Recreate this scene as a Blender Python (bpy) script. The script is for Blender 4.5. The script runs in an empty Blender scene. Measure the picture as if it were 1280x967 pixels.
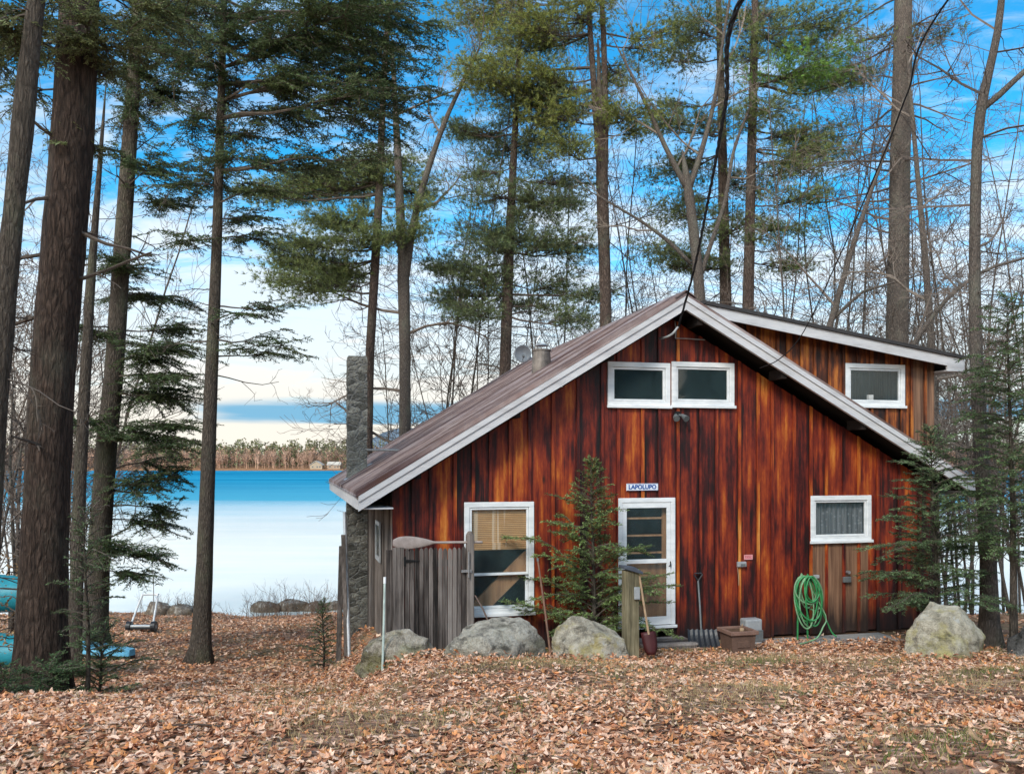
import bpy, math, random
import numpy as np
from mathutils import noise as mnoise, Vector
R = np.random.default_rng(7)
random.seed(7)
C = bpy.context.scene.collection
FPX, CX, HY = 1080.0, 640.0, 577.0          # focal length in px of the 1280 px wide frame, axis column, horizon row
TH = math.radians(14.3); CT, ST = math.cos(TH), math.sin(TH)
OX, OY, ZB = 2.73, 14.684, -3.1             # cabin origin: under the ridge on the front wall

def W(px, py, Y):
    return np.array([(px-CX)/FPX*Y, Y, (HY-py)/FPX*Y])
def FP(px, py, v=0.0):                      # where a ray meets the cabin plane at depth v (local u, z)
    rx = (px-CX)/FPX
    Y = (v - OX*ST + OY*CT)/(CT - rx*ST); X = rx*Y
    return ((X-OX)*CT+(Y-OY)*ST, (HY-py)/FPX*Y-ZB)
def L2W(u, v, z):
    return np.array([OX+u*CT-v*ST, OY+u*ST+v*CT, z+ZB])

# ------------------------------------------------------------------ terrain
LP = np.array([(-60,0.3),(-10,-1.3),(0,-1.5),(4.5,-1.62),(7.9,-2.27),(10.1,-2.87),(13.5,-3.5),(18,-4.15),(22.5,-4.65),(28,-5.25),(34.5,-6.05),(40,-7.2),(60,-8),(580,-8),(594,-6.05),(600,-5.2),(640,-3),(760,-1),(3000,4)])
RP = np.array([(-60,0.3),(-10,-1.3),(0,-1.5),(4.5,-1.62),(9,-2.25),(11.8,-2.72),(13.6,-3.02),(16,-3.12),(22,-3.9),(30,-5.3),(34.5,-6.05),(40,-7.2),(60,-8),(580,-8),(594,-6.05),(600,-5.2),(640,-3),(760,-1),(3000,4)])
UL = FP(490,700)[0]                          # left wall
def height(X, Y):
    X = np.asarray(X, float); Y = np.asarray(Y, float)
    zl = np.interp(Y, LP[:,0], LP[:,1]); zr = np.interp(Y, RP[:,0], RP[:,1])
    u = (X-OX)*CT+(Y-OY)*ST
    t = np.clip((u-(UL-1.0))/1.1, 0, 1); t = t*t*(3-2*t)
    g = np.clip((Y-5)/4, 0, 1)
    t = 1-(1-t)*g
    z = zl*(1-t)+zr*t
    a = np.clip((60-np.abs(Y))/20, 0, 1)
    n = .035*np.sin(1.3*X+.7*Y)+.03*np.sin(-.8*X+1.9*Y+1)+.02*np.sin(2.9*X+2.3*Y+2)+.05*np.sin(.45*X-.3*Y)
    dh = np.clip((Y-11)/2,0,1)*np.clip((u-UL+.3)/.5,0,1)*np.clip((9.5-u)/3,0,1)      # calmer by the wall
    return z+n*a*(1-.8*dh)
def hz(x, y): return float(height(x, y))
def ground_at(px, py):                       # distance at which the ray meets the ground
    Y = 3.5
    while Y < 60:
        p = W(px, py, Y)
        if p[2] <= hz(p[0], Y): return Y
        Y += .03
    return Y
def base(px, Y):
    x = (px-CX)/FPX*Y
    return np.array([x, Y, hz(x, Y)])

# ------------------------------------------------------------------ mesh builder
class MB:
    def __init__(s): s.V=[]; s.F={3:[],4:[]}; s.T=[]; s.n=0; s.N=[]
    def add(s, v, q=None, t=None, tint=(.5,.5,.5)):
        v = np.asarray(v, float).reshape(-1,3)
        tint = np.asarray(tint, float)
        if tint.ndim==1: tint = np.repeat(tint[None], len(v), 0)
        s.V.append(v); s.T.append(tint)
        if q is not None and len(q): s.F[4].append(np.asarray(q, int)+s.n)
        if t is not None and len(t): s.F[3].append(np.asarray(t, int)+s.n)
        s.n += len(v); return s
    def poly(s, pts, f, tint=(.5,.5,.5)):
        k = len(s.V); n0 = s.n; s.add(pts, tint=tint)
        s.N += [[i+n0 for i in ff] for ff in f]; return s
    def box(s, a, b, tint=(.5,.5,.5), tilt=None):
        x0,y0,z0=a; x1,y1,z1=b
        v=np.array([[x0,y0,z0],[x1,y0,z0],[x1,y1,z0],[x0,y1,z0],[x0,y0,z1],[x1,y0,z1],[x1,y1,z1],[x0,y1,z1]],float)
        if tilt is not None: v = tilt(v)
        return s.add(v, [[0,3,2,1],[4,5,6,7],[0,1,5,4],[1,2,6,5],[2,3,7,6],[3,0,4,7]], tint=tint)
    def prism(s, poly_uz, v0, v1, tint=(.5,.5,.5)):   # polygon in x,z, extruded along y
        n=len(poly_uz); a=[(p[0],v0,p[1]) for p in poly_uz]+[(p[0],v1,p[1]) for p in poly_uz]
        f=[list(range(n))[::1], list(range(2*n-1,n-1,-1))]+[[i,i+n,(i+1)%n+n,(i+1)%n] for i in range(n)]
        return s.poly(a, f, tint)
    def tube(s, P, r, n=8, tint=(.5,.5,.5), cap=True, rough=0, seed=0):
        P=np.asarray(P,float); K=len(P); r=np.broadcast_to(np.asarray(r,float),(K,))
        T=np.gradient(P,axis=0); T/=np.linalg.norm(T,axis=1)[:,None]+1e-9
        ref=np.array([0,0,1.]) if abs(T[:,2]).mean()<.8 else np.array([1.,0,0])
        U=np.cross(T,ref); U/=np.linalg.norm(U,axis=1)[:,None]+1e-9; Vv=np.cross(T,U)
        a=np.linspace(0,2*np.pi,n,endpoint=False)
        rr=r[:,None]*np.ones((1,n))
        if rough:
            g=np.random.default_rng(seed); ph=g.random(4)*6
            kk=np.arange(K)[:,None]
            rr=rr*(1+rough*(np.sin(3*a+ph[0]+kk*.15)+.6*np.sin(5*a+ph[1]-kk*.22)+g.normal(0,.4,(K,n))))
        v=P[:,None]+rr[...,None]*(np.cos(a)[None,:,None]*U[:,None]+np.sin(a)[None,:,None]*Vv[:,None])
        i=np.arange(K-1)[:,None]*n; j=np.arange(n)[None]; j2=(j+1)%n
        q=np.stack([i+j,i+j2,i+n+j2,i+n+j],-1).reshape(-1,4)
        n0=s.n
        s.add(v.reshape(-1,3), q, tint=tint)
        if cap: s.N += [[n0+k for k in range(n)][::-1],[n0+(K-1)*n+k for k in range(n)]]
        return s
    def segs(s, A, B, ra, rb, n=3, tint=(.5,.5,.5)):
        A=np.asarray(A,float).reshape(-1,3); B=np.asarray(B,float).reshape(-1,3)
        if not len(A): return s
        ra=np.broadcast_to(ra,(len(A),)); rb=np.broadcast_to(rb,(len(A),))
        T=B-A; T/=np.linalg.norm(T,axis=1)[:,None]+1e-9
        ref=np.where(np.abs(T[:,2:3])<.9, np.array([[0,0,1.]]), np.array([[1.,0,0]]))
        U=np.cross(T,ref); U/=np.linalg.norm(U,axis=1)[:,None]+1e-9; Vv=np.cross(T,U)
        a=np.linspace(0,2*np.pi,n,endpoint=False)
        c=np.cos(a)[None,:,None]*U[:,None]+np.sin(a)[None,:,None]*Vv[:,None]
        v=np.concatenate([A[:,None]+c*ra[:,None,None], B[:,None]+c*rb[:,None,None]],1)
        j=np.arange(n); j2=(j+1)%n
        q=np.stack([j,j2,n+j2,n+j],-1)[None]+(np.arange(len(A))*2*n)[:,None,None]
        tt=tint
        tint=np.asarray(tint,float)
        if tint.ndim==2: tt=np.repeat(tint,2*n,0)
        return s.add(v.reshape(-1,3), q.reshape(-1,4), tint=tt)
    def blades(s, P, D, L, Wd, side, tint):            # thin triangles
        P=np.asarray(P); L=np.broadcast_to(L,(len(P),))[:,None]; Wd=np.broadcast_to(Wd,(len(P),))[:,None]
        v=np.stack([P-side*Wd*.5, P+side*Wd*.5+D*L*.15, P+D*L],1)
        return s.add(v.reshape(-1,3), t=np.arange(3*len(P)).reshape(-1,3), tint=np.repeat(tint,3,0))
    def build(s, name, mat, parent=None, origin=None, smooth=False):
        V=np.concatenate(s.V) if s.V else np.zeros((0,3))
        if origin is not None: V=V-np.asarray(origin)[None]
        me=bpy.data.meshes.new(name)
        qs=np.concatenate(s.F[4]) if s.F[4] else np.zeros((0,4),int)
        ts=np.concatenate(s.F[3]) if s.F[3] else np.zeros((0,3),int)
        ng=s.N
        loops=np.concatenate([qs.ravel(),ts.ravel()]+[np.array(f) for f in ng]).astype(np.int32) if ng else np.concatenate([qs.ravel(),ts.ravel()]).astype(np.int32)
        cnt=np.concatenate([np.full(len(qs),4),np.full(len(ts),3),np.array([len(f) for f in ng],int)]).astype(np.int32)
        st=np.concatenate([[0],np.cumsum(cnt)[:-1]]).astype(np.int32)
        me.vertices.add(len(V)); me.vertices.foreach_set('co',V.astype(np.float32).ravel())
        me.loops.add(len(loops)); me.loops.foreach_set('vertex_index',loops)
        me.polygons.add(len(cnt)); me.polygons.foreach_set('loop_start',st)
        me.polygons.foreach_set('use_smooth',np.full(len(cnt),bool(smooth)))
        at=me.attributes.new('tint','FLOAT_COLOR','POINT')
        T=np.concatenate(s.T); T=np.concatenate([T,np.ones((len(T),1))],1)
        at.data.foreach_set('color',T.astype(np.float32).ravel())
        me.update(calc_edges=True); me.validate()
        me.materials.append(mat)
        o=bpy.data.objects.new(name,me); C.objects.link(o)
        if parent is not None: o.parent=parent
        elif origin is not None: o.location=origin
        return o
def tag(o, label=None, cat=None, group=None, kind=None):
    if label: o['label']=label
    if cat: o['category']=cat
    if group: o['group']=group
    if kind: o['kind']=kind
    return o
def thing(name, loc, label, cat, group=None, rz=0.0):
    o=bpy.data.objects.new(name,None); C.objects.link(o); o.empty_display_size=.2
    o.location=loc; o.rotation_euler=(0,0,rz); return tag(o,label,cat,group)
def bevel(o, w=.008, seg=2):
    m=o.modifiers.new('bevel','BEVEL'); m.width=w; m.segments=seg; m.limit_method='ANGLE'; m.angle_limit=math.radians(40); return o

# ------------------------------------------------------------------ materials
class NT:
    def __init__(s,name):
        s.m=bpy.data.materials.new(name); s.m.use_nodes=True; s.t=s.m.node_tree; s.b=s.t.nodes['Principled BSDF']
        s.tc=None
    def n(s,ty,**k):
        x=s.t.nodes.new(ty)
        for a,b in k.items(): setattr(x,a,b)
        return x
    def l(s,a,b): s.t.links.new(a,b)
    def co(s): 
        if s.tc is None: s.tc=s.n('ShaderNodeTexCoord')
        return s.tc.outputs['Object']
    def tint(s):
        a=s.n('ShaderNodeAttribute'); a.attribute_name='tint'; return a.outputs['Color']
    def vm(s,op,a,b):
        x=s.n('ShaderNodeVectorMath',operation=op); s.inp(x.inputs[0],a); s.inp(x.inputs[1],b); return x.outputs[0]
    def inp(s,i,v):
        if hasattr(v,'is_linked'): s.l(v,i)
        else: i.default_value=v
    def ma(s,op,a,b=0.0,c=None,clamp=False):
        x=s.n('ShaderNodeMath',operation=op,use_clamp=clamp); s.inp(x.inputs[0],a); s.inp(x.inputs[1],b)
        if c is not None: s.inp(x.inputs[2],c)
        return x.outputs[0]
    def noise(s,scale=(1,1,1),detail=4,rough=.55,off=None,dist=0):
        v=s.vm('MULTIPLY',s.co(),scale)
        if off is not None: v=s.vm('ADD',v,off)
        x=s.n('ShaderNodeTexNoise'); x.inputs['Scale'].default_value=1; x.inputs['Detail'].default_value=detail; x.inputs['Roughness'].default_value=rough; x.inputs['Distortion'].default_value=dist
        s.l(v,x.inputs['Vector']); return x.outputs['Fac']
    def voro(s,scale,feature='F1'):
        v=s.vm('MULTIPLY',s.co(),scale); x=s.n('ShaderNodeTexVoronoi',feature=feature); x.inputs['Scale'].default_value=1
        s.l(v,x.inputs['Vector']); return x
    def ramp(s,f,stops,interp='LINEAR'):
        x=s.n('ShaderNodeValToRGB'); x.color_ramp.interpolation=interp; e=x.color_ramp.elements
        while len(e)<len(stops): e.new(.5)
        for i,(p,c) in enumerate(stops):
            e[i].position=p; e[i].color=(c[0],c[1],c[2],1) if not isinstance(c,(int,float)) else (c,c,c,1)
        s.l(f,x.inputs[0]); return x.outputs[0]
    def mix(s,f,a,b,bt='MIX'):
        x=s.n('ShaderNodeMix',data_type='RGBA',blend_type=bt); s.inp(x.inputs[0],f)
        for i,v in ((6,a),(7,b)):
            s.inp(x.inputs[i], v if hasattr(v,'is_linked') else (v[0],v[1],v[2],1))
        return x.outputs[2]
    def sep(s,c):
        x=s.n('ShaderNodeSeparateColor'); s.l(c,x.inputs[0]); return x.outputs
    def xyz(s,c):
        x=s.n('ShaderNodeSeparateXYZ'); s.l(c,x.inputs[0]); return x.outputs
    def out(s,col=None,rough=.7,bump=None,strength=.4,dist=.02,spec=.3,metal=0.0):
        if col is not None: s.inp(s.b.inputs['Base Color'], col if hasattr(col,'is_linked') else (col[0],col[1],col[2],1))
        s.inp(s.b.inputs['Roughness'],rough); s.b.inputs['Specular IOR Level'].default_value=spec; s.inp(s.b.inputs['Metallic'],metal)
        if bump is not None:
            x=s.n('ShaderNodeBump'); x.inputs['Strength'].default_value=strength; x.inputs['Distance'].default_value=dist
            s.l(bump,x.inputs['Height']); s.l(x.outputs[0],s.b.inputs['Normal'])
        return s.m

def m_siding(name, cols, stain=True):
    t=NT(name); ti=t.tint(); r=t.sep(ti)
    off=t.vm('MULTIPLY',ti,(60,0,91))
    streak=t.noise((17,17,.6),6,.62,off); patch=t.noise((4.2,4.2,1.),6,.64,off); fine=t.noise((90,90,1.6),3,.6,off)
    v=t.ma('ADD',t.ma('MULTIPLY',streak,.6),t.ma('MULTIPLY',patch,1.1))
    ed=t.ma('POWER',t.ma('ABSOLUTE',t.ma('SUBTRACT',t.ma('MULTIPLY',r[1],2.),1.)),2.5); v=t.ma('SUBTRACT',v,t.ma('MULTIPLY',ed,.19)); v=t.ma('ADD',v,-.002)
    v=t.ma('ADD',v,t.ma('MULTIPLY',t.ma('SUBTRACT',r[0],.5),.24))
    v=t.ma('ADD',v,t.ma('MULTIPLY',t.ma('SUBTRACT',fine,.5),.2))
    v=t.ma('SUBTRACT',v,.37)
    col=t.ramp(v,cols)
    grey=t.mix(t.ramp(streak,[(.35,0.),(.65,1.)]),(.085,.038,.022),(.30,.165,.095))
    col=t.mix(t.ma('GREATER_THAN',r[2],.9),col,grey)
    # knots
    vo=t.voro((2.4,2.4,.9)); k=t.ramp(vo.outputs['Distance'],[(.03,1.),(.085,0.)])
    col=t.mix(t.ma('MULTIPLY',k,.85),col,(.012,.006,.004))
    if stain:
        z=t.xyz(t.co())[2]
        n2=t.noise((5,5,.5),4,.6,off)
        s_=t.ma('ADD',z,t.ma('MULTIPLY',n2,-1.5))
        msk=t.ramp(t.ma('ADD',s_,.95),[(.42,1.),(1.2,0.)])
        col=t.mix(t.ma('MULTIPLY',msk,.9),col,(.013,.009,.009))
    return t.out(col,t.ma('ADD',.42,t.ma('MULTIPLY',streak,.3)),t.ma('ADD',streak,t.ma('MULTIPLY',fine,.6)),.35,.012,.35)
RED=[(.25,(.007,.004,.004)),(.37,(.05,.006,.005)),(.48,(.16,.017,.007)),(.60,(.29,.042,.008)),(.74,(.50,.14,.018)),(.9,(.66,.31,.08))]
ORG=[(.2,(.012,.008,.008)),(.4,(.07,.02,.009)),(.52,(.24,.06,.014)),(.65,(.46,.15,.026)),(.8,(.58,.24,.05)),(.95,(.6,.33,.12))]
t=NT('gate_wood'); ti=t.tint(); off=t.vm('MULTIPLY',ti,(50,31,77)); s1=t.noise((45,45,1.2),6,.65,off); s2=t.noise((4,4,.9),4,.6,off); r=t.sep(ti); z=t.xyz(t.co())[2]
v=t.ma('ADD',t.ma('ADD',t.ma('MULTIPLY',s1,.6),t.ma('MULTIPLY',s2,.6)),t.ma('MULTIPLY',t.ma('SUBTRACT',r[0],.5),.3)); v=t.ma('ADD',v,-.12); 
GATEW=t.out(t.ramp(v,[(.28,(.016,.014,.013)),(.43,(.085,.07,.062)),(.58,(.20,.17,.15)),(.85,(.36,.32,.29))]),.9,s1,.5,.01,.1)
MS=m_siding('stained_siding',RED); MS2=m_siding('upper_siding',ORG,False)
def m_simple(name,col,rough=.6,metal=0.,var=.25,scale=6,bump=.2,spec=.3):
    t=NT(name); n=t.noise((scale,)*3,5,.6); n2=t.noise((scale*7,)*3,3,.6)
    f=t.ma('ADD',t.ma('MULTIPLY',n,.7),t.ma('MULTIPLY',n2,.3))
    lo=tuple(c*(1-var) for c in col); hi=tuple(min(1,c*(1+var)) for c in col)
    return t.out(t.mix(t.ramp(f,[(.3,0.),(.7,1.)]),lo,hi),rough,n2,bump,.005,spec,metal)
def m_tint(name,rough=.7,spec=.25,transl=0.,var=.3,scale=9,gain=1.):
    t=NT(name); n=t.noise((scale,)*3,3,.6)
    col=t.mix(1.0,t.tint(),t.ramp(n,[(.3,(1-var)*gain),(.7,(1+var)*gain)]),'MULTIPLY')
    m=t.out(col,rough,spec=spec)
    if transl:
        tr=t.n('ShaderNodeBsdfTranslucent'); t.l(col,tr.inputs[0]); mx=t.n('ShaderNodeMixShader'); mx.inputs[0].default_value=transl
        o=t.t.nodes['Material Output']; t.l(t.b.outputs[0],mx.inputs[1]); t.l(tr.outputs[0],mx.inputs[2]); t.l(mx.outputs[0],o.inputs[0])
    return m
def m_bark(name,dark,light,sc=1.0,stretch=.16,bump=.9,lich=(.25,.27,.2),la=.25):
    t=NT(name)
    a=t.noise((22*sc,22*sc,22*sc*stretch),6,.62,dist=.6); vo=t.voro((15*sc,15*sc,15*sc*stretch*1.1),'DISTANCE_TO_EDGE')
    e=t.ramp(vo.outputs['Distance'],[(.02,0.),(.22,1.)])
    f=t.ma('MULTIPLY',t.ma('ADD',t.ma('MULTIPLY',e,.55),.45),t.ramp(a,[(.25,0.),(.75,1.)]))
    col=t.mix(f,dark,light)
    big=t.noise((2.2,2.2,1.3),4,.6)
    col=t.mix(t.ma('MULTIPLY',t.ramp(big,[(.5,0.),(.68,1.)]),la),col,lich)
    return t.out(col,.9,f,bump,.075,.12)
BK_B=m_bark('dark_red_bark',(.010,.008,.007),(.155,.105,.08),1.1,.2,1.,la=.12)
BK_P=m_bark('pine_bark',(.028,.021,.018),(.25,.18,.145),1.5,.2,.9)
BK_G=m_bark('grey_bark',(.05,.042,.037),(.26,.215,.18),2.2,.25,.7)
BK_H=m_bark('hemlock_bark',(.03,.025,.02),(.21,.17,.135),1.8,.2,.8,(.2,.22,.13),.3)
TW=m_tint('twig_bark',.9,.1,0,.3,14)
NEED=m_tint('needles',.6,.3,.35,.35,2.5,1.45)
LEAFM=m_tint('dry_leaves',.85,.08,.15,.35,30)
GRASSM=m_tint('dry_grass',.8,.2,.2,.2,3)
t=NT('white_paint'); n=t.noise((3,3,9),5,.6); n2=t.noise((40,40,40),3,.6)
WHITE=t.out(t.ramp(n,[(.3,(.62,.64,.64)),(.6,(.8,.81,.8))]),.5,n2,.1,.003,.4)
t=NT('rake_paint'); n=t.noise((1.2,6,6),6,.65); n2=t.noise((40,40,40),3,.6)
TRIM=t.out(t.ramp(n,[(.25,(.4,.385,.38)),(.5,(.56,.55,.55)),(.75,(.64,.63,.62))]),.6,n2,.15,.003,.3)
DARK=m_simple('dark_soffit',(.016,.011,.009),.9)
INT=m_simple('interior_boards',(.10,.055,.03),.8)
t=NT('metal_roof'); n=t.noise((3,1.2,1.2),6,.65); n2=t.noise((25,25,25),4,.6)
st=t.noise((.12,4.2,.12),3,.7); rust=t.ramp(t.noise((.9,2.2,.9),5,.6),[(.5,0.),(.66,1.)])  # pale stripes down the slope paint the ribs' highlights into the colour
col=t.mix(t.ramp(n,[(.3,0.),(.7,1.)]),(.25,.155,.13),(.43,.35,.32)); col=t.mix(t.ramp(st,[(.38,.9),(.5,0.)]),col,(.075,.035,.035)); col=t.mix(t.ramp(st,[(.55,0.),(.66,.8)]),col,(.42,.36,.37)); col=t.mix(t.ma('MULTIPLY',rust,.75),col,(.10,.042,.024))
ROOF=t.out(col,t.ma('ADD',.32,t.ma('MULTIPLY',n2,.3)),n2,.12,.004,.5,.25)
SHING=m_simple('dark_roofing',(.045,.042,.042),.9,scale=12)
t=NT('chimney_stone'); n=t.noise((5,5,9),6,.65); vo=t.voro((4.2,4.2,7.5)); wz_=t.vm('ADD',t.vm('MULTIPLY',t.co(),(4.2,4.2,7.5)),t.vm('MULTIPLY',t.noise((3.3,2.7,4.1),3,.6),(1.6,2.1,1.9))); t.l(wz_,vo.inputs['Vector']); n3=t.noise((28,28,28),5,.65)
col=t.mix(t.ramp(n,[(.3,0.),(.7,1.)]),(.085,.08,.066),(.29,.28,.235)); cs=t.sep(vo.outputs['Color'])[0]; ve=t.voro((4.2,4.2,7.5),'DISTANCE_TO_EDGE'); t.l(wz_,ve.inputs['Vector']); col=t.mix(1.,col,t.ramp(cs,[(0.,.4),(1.,1.5)]),'MULTIPLY'); col=t.mix(t.ramp(ve.outputs['Distance'],[(.02,.75),(.09,0.)]),col,(.22,.215,.20)); col=t.mix(t.ramp(n3,[(.35,.5),(.6,0.)]),col,(.03,.03,.028))
CHIM=t.out(col,.9,t.ma('ADD',t.ma('MULTIPLY',t.ramp(ve.outputs['Distance'],[(.0,0.),(.12,1.)]),.6),n3),.8,.04,.2)
t=NT('weathered_wood'); ti=t.tint(); off=t.vm('MULTIPLY',ti,(50,31,77)); s1=t.noise((45,45,1.2),6,.65,off); s2=t.noise((4,4,.9),4,.6,off); r=t.sep(ti)
v=t.ma('ADD',t.ma('ADD',t.ma('MULTIPLY',s1,.6),t.ma('MULTIPLY',s2,.5)),t.ma('MULTIPLY',t.ma('SUBTRACT',r[0],.5),.3))
GREYW=t.out(t.ramp(v,[(.3,(.028,.023,.02)),(.5,(.11,.092,.08)),(.68,(.25,.215,.19)),(.85,(.36,.33,.30))]),.88,s1,.5,.01,.15)
def m_rock(name,lichen,la,dk=(.10,.10,.095),lt=(.42,.40,.35),off=0):
    t=NT(name); o_=(off,off*1.7,off*.6)
    a=t.noise((1.8,1.8,1.8),7,.62,o_); b=t.noise((9,9,9),7,.7,o_); c=t.noise((55,55,55),4,.65,o_)
    f=t.ma('ADD',t.ma('MULTIPLY',a,.45),t.ma('ADD',t.ma('MULTIPLY',b,.4),t.ma('MULTIPLY',c,.2)))
    col=t.ramp(f,[(.43,dk),(.505,tuple((x+y)/2 for x,y in zip(dk,lt))),(.57,lt),(.66,(.58,.56,.5))])
    z=t.xyz(t.co())[2]
    g=t.noise((2.6,2.6,2.6),5,.65,(off+9,3,1))
    lm=t.ramp(t.ma('ADD',g,t.ma('MULTIPLY',z,-.22)),[(.42,0.),(.58,1.)])
    col=t.mix(t.ma('MULTIPLY',lm,la),col,lichen)
    dk_=t.noise((3.2,3.2,7),6,.7,(off,2,off)); col=t.mix(t.ramp(dk_,[(.34,.85),(.46,0.)]),col,tuple(x*.45 for x in dk))
    sp=t.ramp(t.noise((6,6,6),6,.75,(off,8,5)),[(.62,0.),(.66,.8)]); col=t.mix(sp,col,(.52,.52,.48))
    return t.out(col,.9,t.ma('ADD',t.ma('MULTIPLY',b,.8),t.ma('MULTIPLY',c,.5)),.95,.08,.15)
CONC=m_simple('concrete',(.27,.26,.24),.9,scale=5)
GALV=m_simple('galvanized_metal',(.42,.42,.42),.4,.7,.25,9)
GREYP=m_simple('grey_plastic',(.30,.31,.31),.5)
DGREY=m_simple('dark_grey_plastic',(.12,.13,.13),.5)
BLACK=m_simple('black_plastic',(.016,.017,.02),.45,spec=.5)
IRON=m_simple('black_iron',(.02,.02,.02),.5,.5)
HOSE=m_simple('green_rubber',(.035,.24,.075),.45,var=.3,scale=5,spec=.5)
HOSEL=m_simple('pale_green_rubber',(.17,.33,.17),.5,var=.25,scale=5,spec=.5)
REDP=m_simple('dark_red_paint',(.055,.010,.010),.5)
TERRA=m_simple('brown_planter_clay',(.12,.07,.05),.85,scale=8)
SOIL=m_simple('potting_soil',(.10,.055,.03),.95,scale=30,var=.6)
POSTW=None
t=NT('greenish_timber'); s1=t.noise((40,40,1.6),6,.65); s2=t.noise((3,3,1.2),4,.6); v=t.ma('ADD',t.ma('MULTIPLY',s1,.5),t.ma('MULTIPLY',s2,.5))
POSTW=t.out(t.ramp(v,[(.35,(.06,.052,.032)),(.5,(.19,.16,.095)),(.65,(.36,.31,.2))]),.85,s1,.5,.01,.2)
TANW=m_simple('pale_wood',(.33,.22,.13),.7,scale=14)
BEAMW=m_siding('inner_timber',[(.2,(.2,.10,.05)),(.5,(.46,.26,.13)),(.8,(.6,.38,.21)),(.95,(.65,.45,.28))],False)
t=NT('bamboo_slats'); z=t.xyz(t.co())[2]; x=t.xyz(t.co())[0]
wz=t.ma('SINE',t.ma('MULTIPLY',z,210.)); n=t.noise((3,3,60),4,.6); n3=t.noise((5,5,.4),2,.5)
col=t.mix(t.ramp(n,[(.3,0.),(.7,1.)]),(.66,.34,.11),(.93,.60,.29)); col=t.mix(t.ma('MULTIPLY',t.ramp(wz,[(.0,1.),(.5,0.)]),.65),col,(.2,.10,.035)); col=t.mix(t.ma('MULTIPLY',t.ramp(t.noise((9,9,.25),2,.5),[(.56,0.),(.6,1.)]),.55),col,(.92,.8,.6)); 
BAMB=t.out(col,.6,wz,.3,.003,.3)
t=NT('lace_curtain'); x=t.xyz(t.co())[0]; n=t.noise((30,30,1.2),3,.6)
vo=t.voro((12,12,12)); d=t.ramp(vo.outputs['Distance'],[(.2,1.),(.3,0.)])
CURT=t.out(t.mix(t.ma('MULTIPLY',d,.5),t.mix(t.ramp(n,[(.3,0.),(.7,1.)]),(.09,.10,.11),(.24,.26,.28)),(.34,.37,.4)),.9,spec=.1)
def m_glass():
    t=NT('window_glass'); tr=t.n('ShaderNodeBsdfTransparent'); tr.inputs[0].default_value=(.95,.94,.93,1)
    gl=t.n('ShaderNodeBsdfGlossy'); gl.inputs['Roughness'].default_value=.03; fr=t.n('ShaderNodeFresnel'); fr.inputs[0].default_value=1.42
    pass
    mx=t.n('ShaderNodeMixShader'); gi=t.n('ShaderNodeNewGeometry'); t.l(t.ma('MULTIPLY',fr.outputs[0],t.ma('SUBTRACT',1.,gi.outputs['Backfacing'])),mx.inputs[0]); t.l(tr.outputs[0],mx.inputs[1]); t.l(gl.outputs[0],mx.inputs[2])
    df_=t.n('ShaderNodeBsdfDiffuse'); df_.inputs[0].default_value=(.16,.27,.29,1); m2=t.n('ShaderNodeMixShader'); t.l(t.ramp(t.noise((2.5,2.5,1.5),4,.6),[(.3,.04),(.7,.10)]),m2.inputs[0]); t.l(mx.outputs[0],m2.inputs[1]); t.l(df_.outputs[0],m2.inputs[2])  # teal film: the panes' sky reflection painted in as diffuse colour
    t.l(m2.outputs[0],t.t.nodes['Material Output'].inputs[0]); t.t.nodes.remove(t.b); return t.m
GLASS=m_glass()
BLUEB=m_simple('light_blue_hull',(.13,.42,.60),.45,scale=4,var=.35)
TEALB=m_simple('teal_hull',(.02,.22,.27),.45,scale=4,var=.3)
SIGNW=m_simple('sign_white',(.74,.77,.8),.5,var=.08); SIGNB=m_simple('sign_blue',(.01,.09,.33),.5,var=.1)
PINK=m_simple('pink_sticker',(.72,.33,.33),.5,var=.1); PINKD=m_simple('sticker_print',(.45,.06,.08),.5,var=.1)
CABLEM=m_simple('cable_rubber',(.012,.012,.014),.6)
DISHM=m_simple('dish_paint',(.27,.30,.33),.5)
PAINTP=m_simple('pale_stake_paint',(.42,.50,.45),.5,scale=5)
# ground
t=NT('leafy_ground')
vo=t.voro((11,11,11)); vo2=t.voro((26,26,26)); big=t.noise((.55,.55,.55),5,.6); md=t.noise((7,7,7),5,.65); grs=t.noise((.8,.8,.8),4,.6)
vr=t.sep(vo.outputs['Color'])[0]; vr2=t.sep(vo2.outputs['Color'])[1]
lc=t.ramp(t.ma('ADD',t.ma('MULTIPLY',vr,.6),t.ma('MULTIPLY',vr2,.4)),[(.15,(.08,.04,.024)),(.4,(.24,.12,.07)),(.65,(.38,.21,.135)),(.9,(.5,.33,.24))])
straw=t.ramp(md,[(.3,(.12,.085,.045)),(.7,(.36,.27,.14))])
col=t.mix(t.ramp(grs,[(.45,0.),(.6,.7)]),lc,straw)
col=t.mix(t.ramp(big,[(.35,.35),(.5,0.)]),col,(.045,.026,.016))
X,Y,Z=t.xyz(t.co())
far=t.ramp(t.ma('DIVIDE',Y,1000.),[(.3,0.),(.31,1.)])
col=t.mix(far,col,t.mix(t.noise((.05,.3,.1),4,.6),(.20,.10,.05),(.42,.24,.13)))
GROUND=t.out(col,.95,t.ma('ADD',vo.outputs['Distance'],md),.8,.05,.1)
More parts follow.
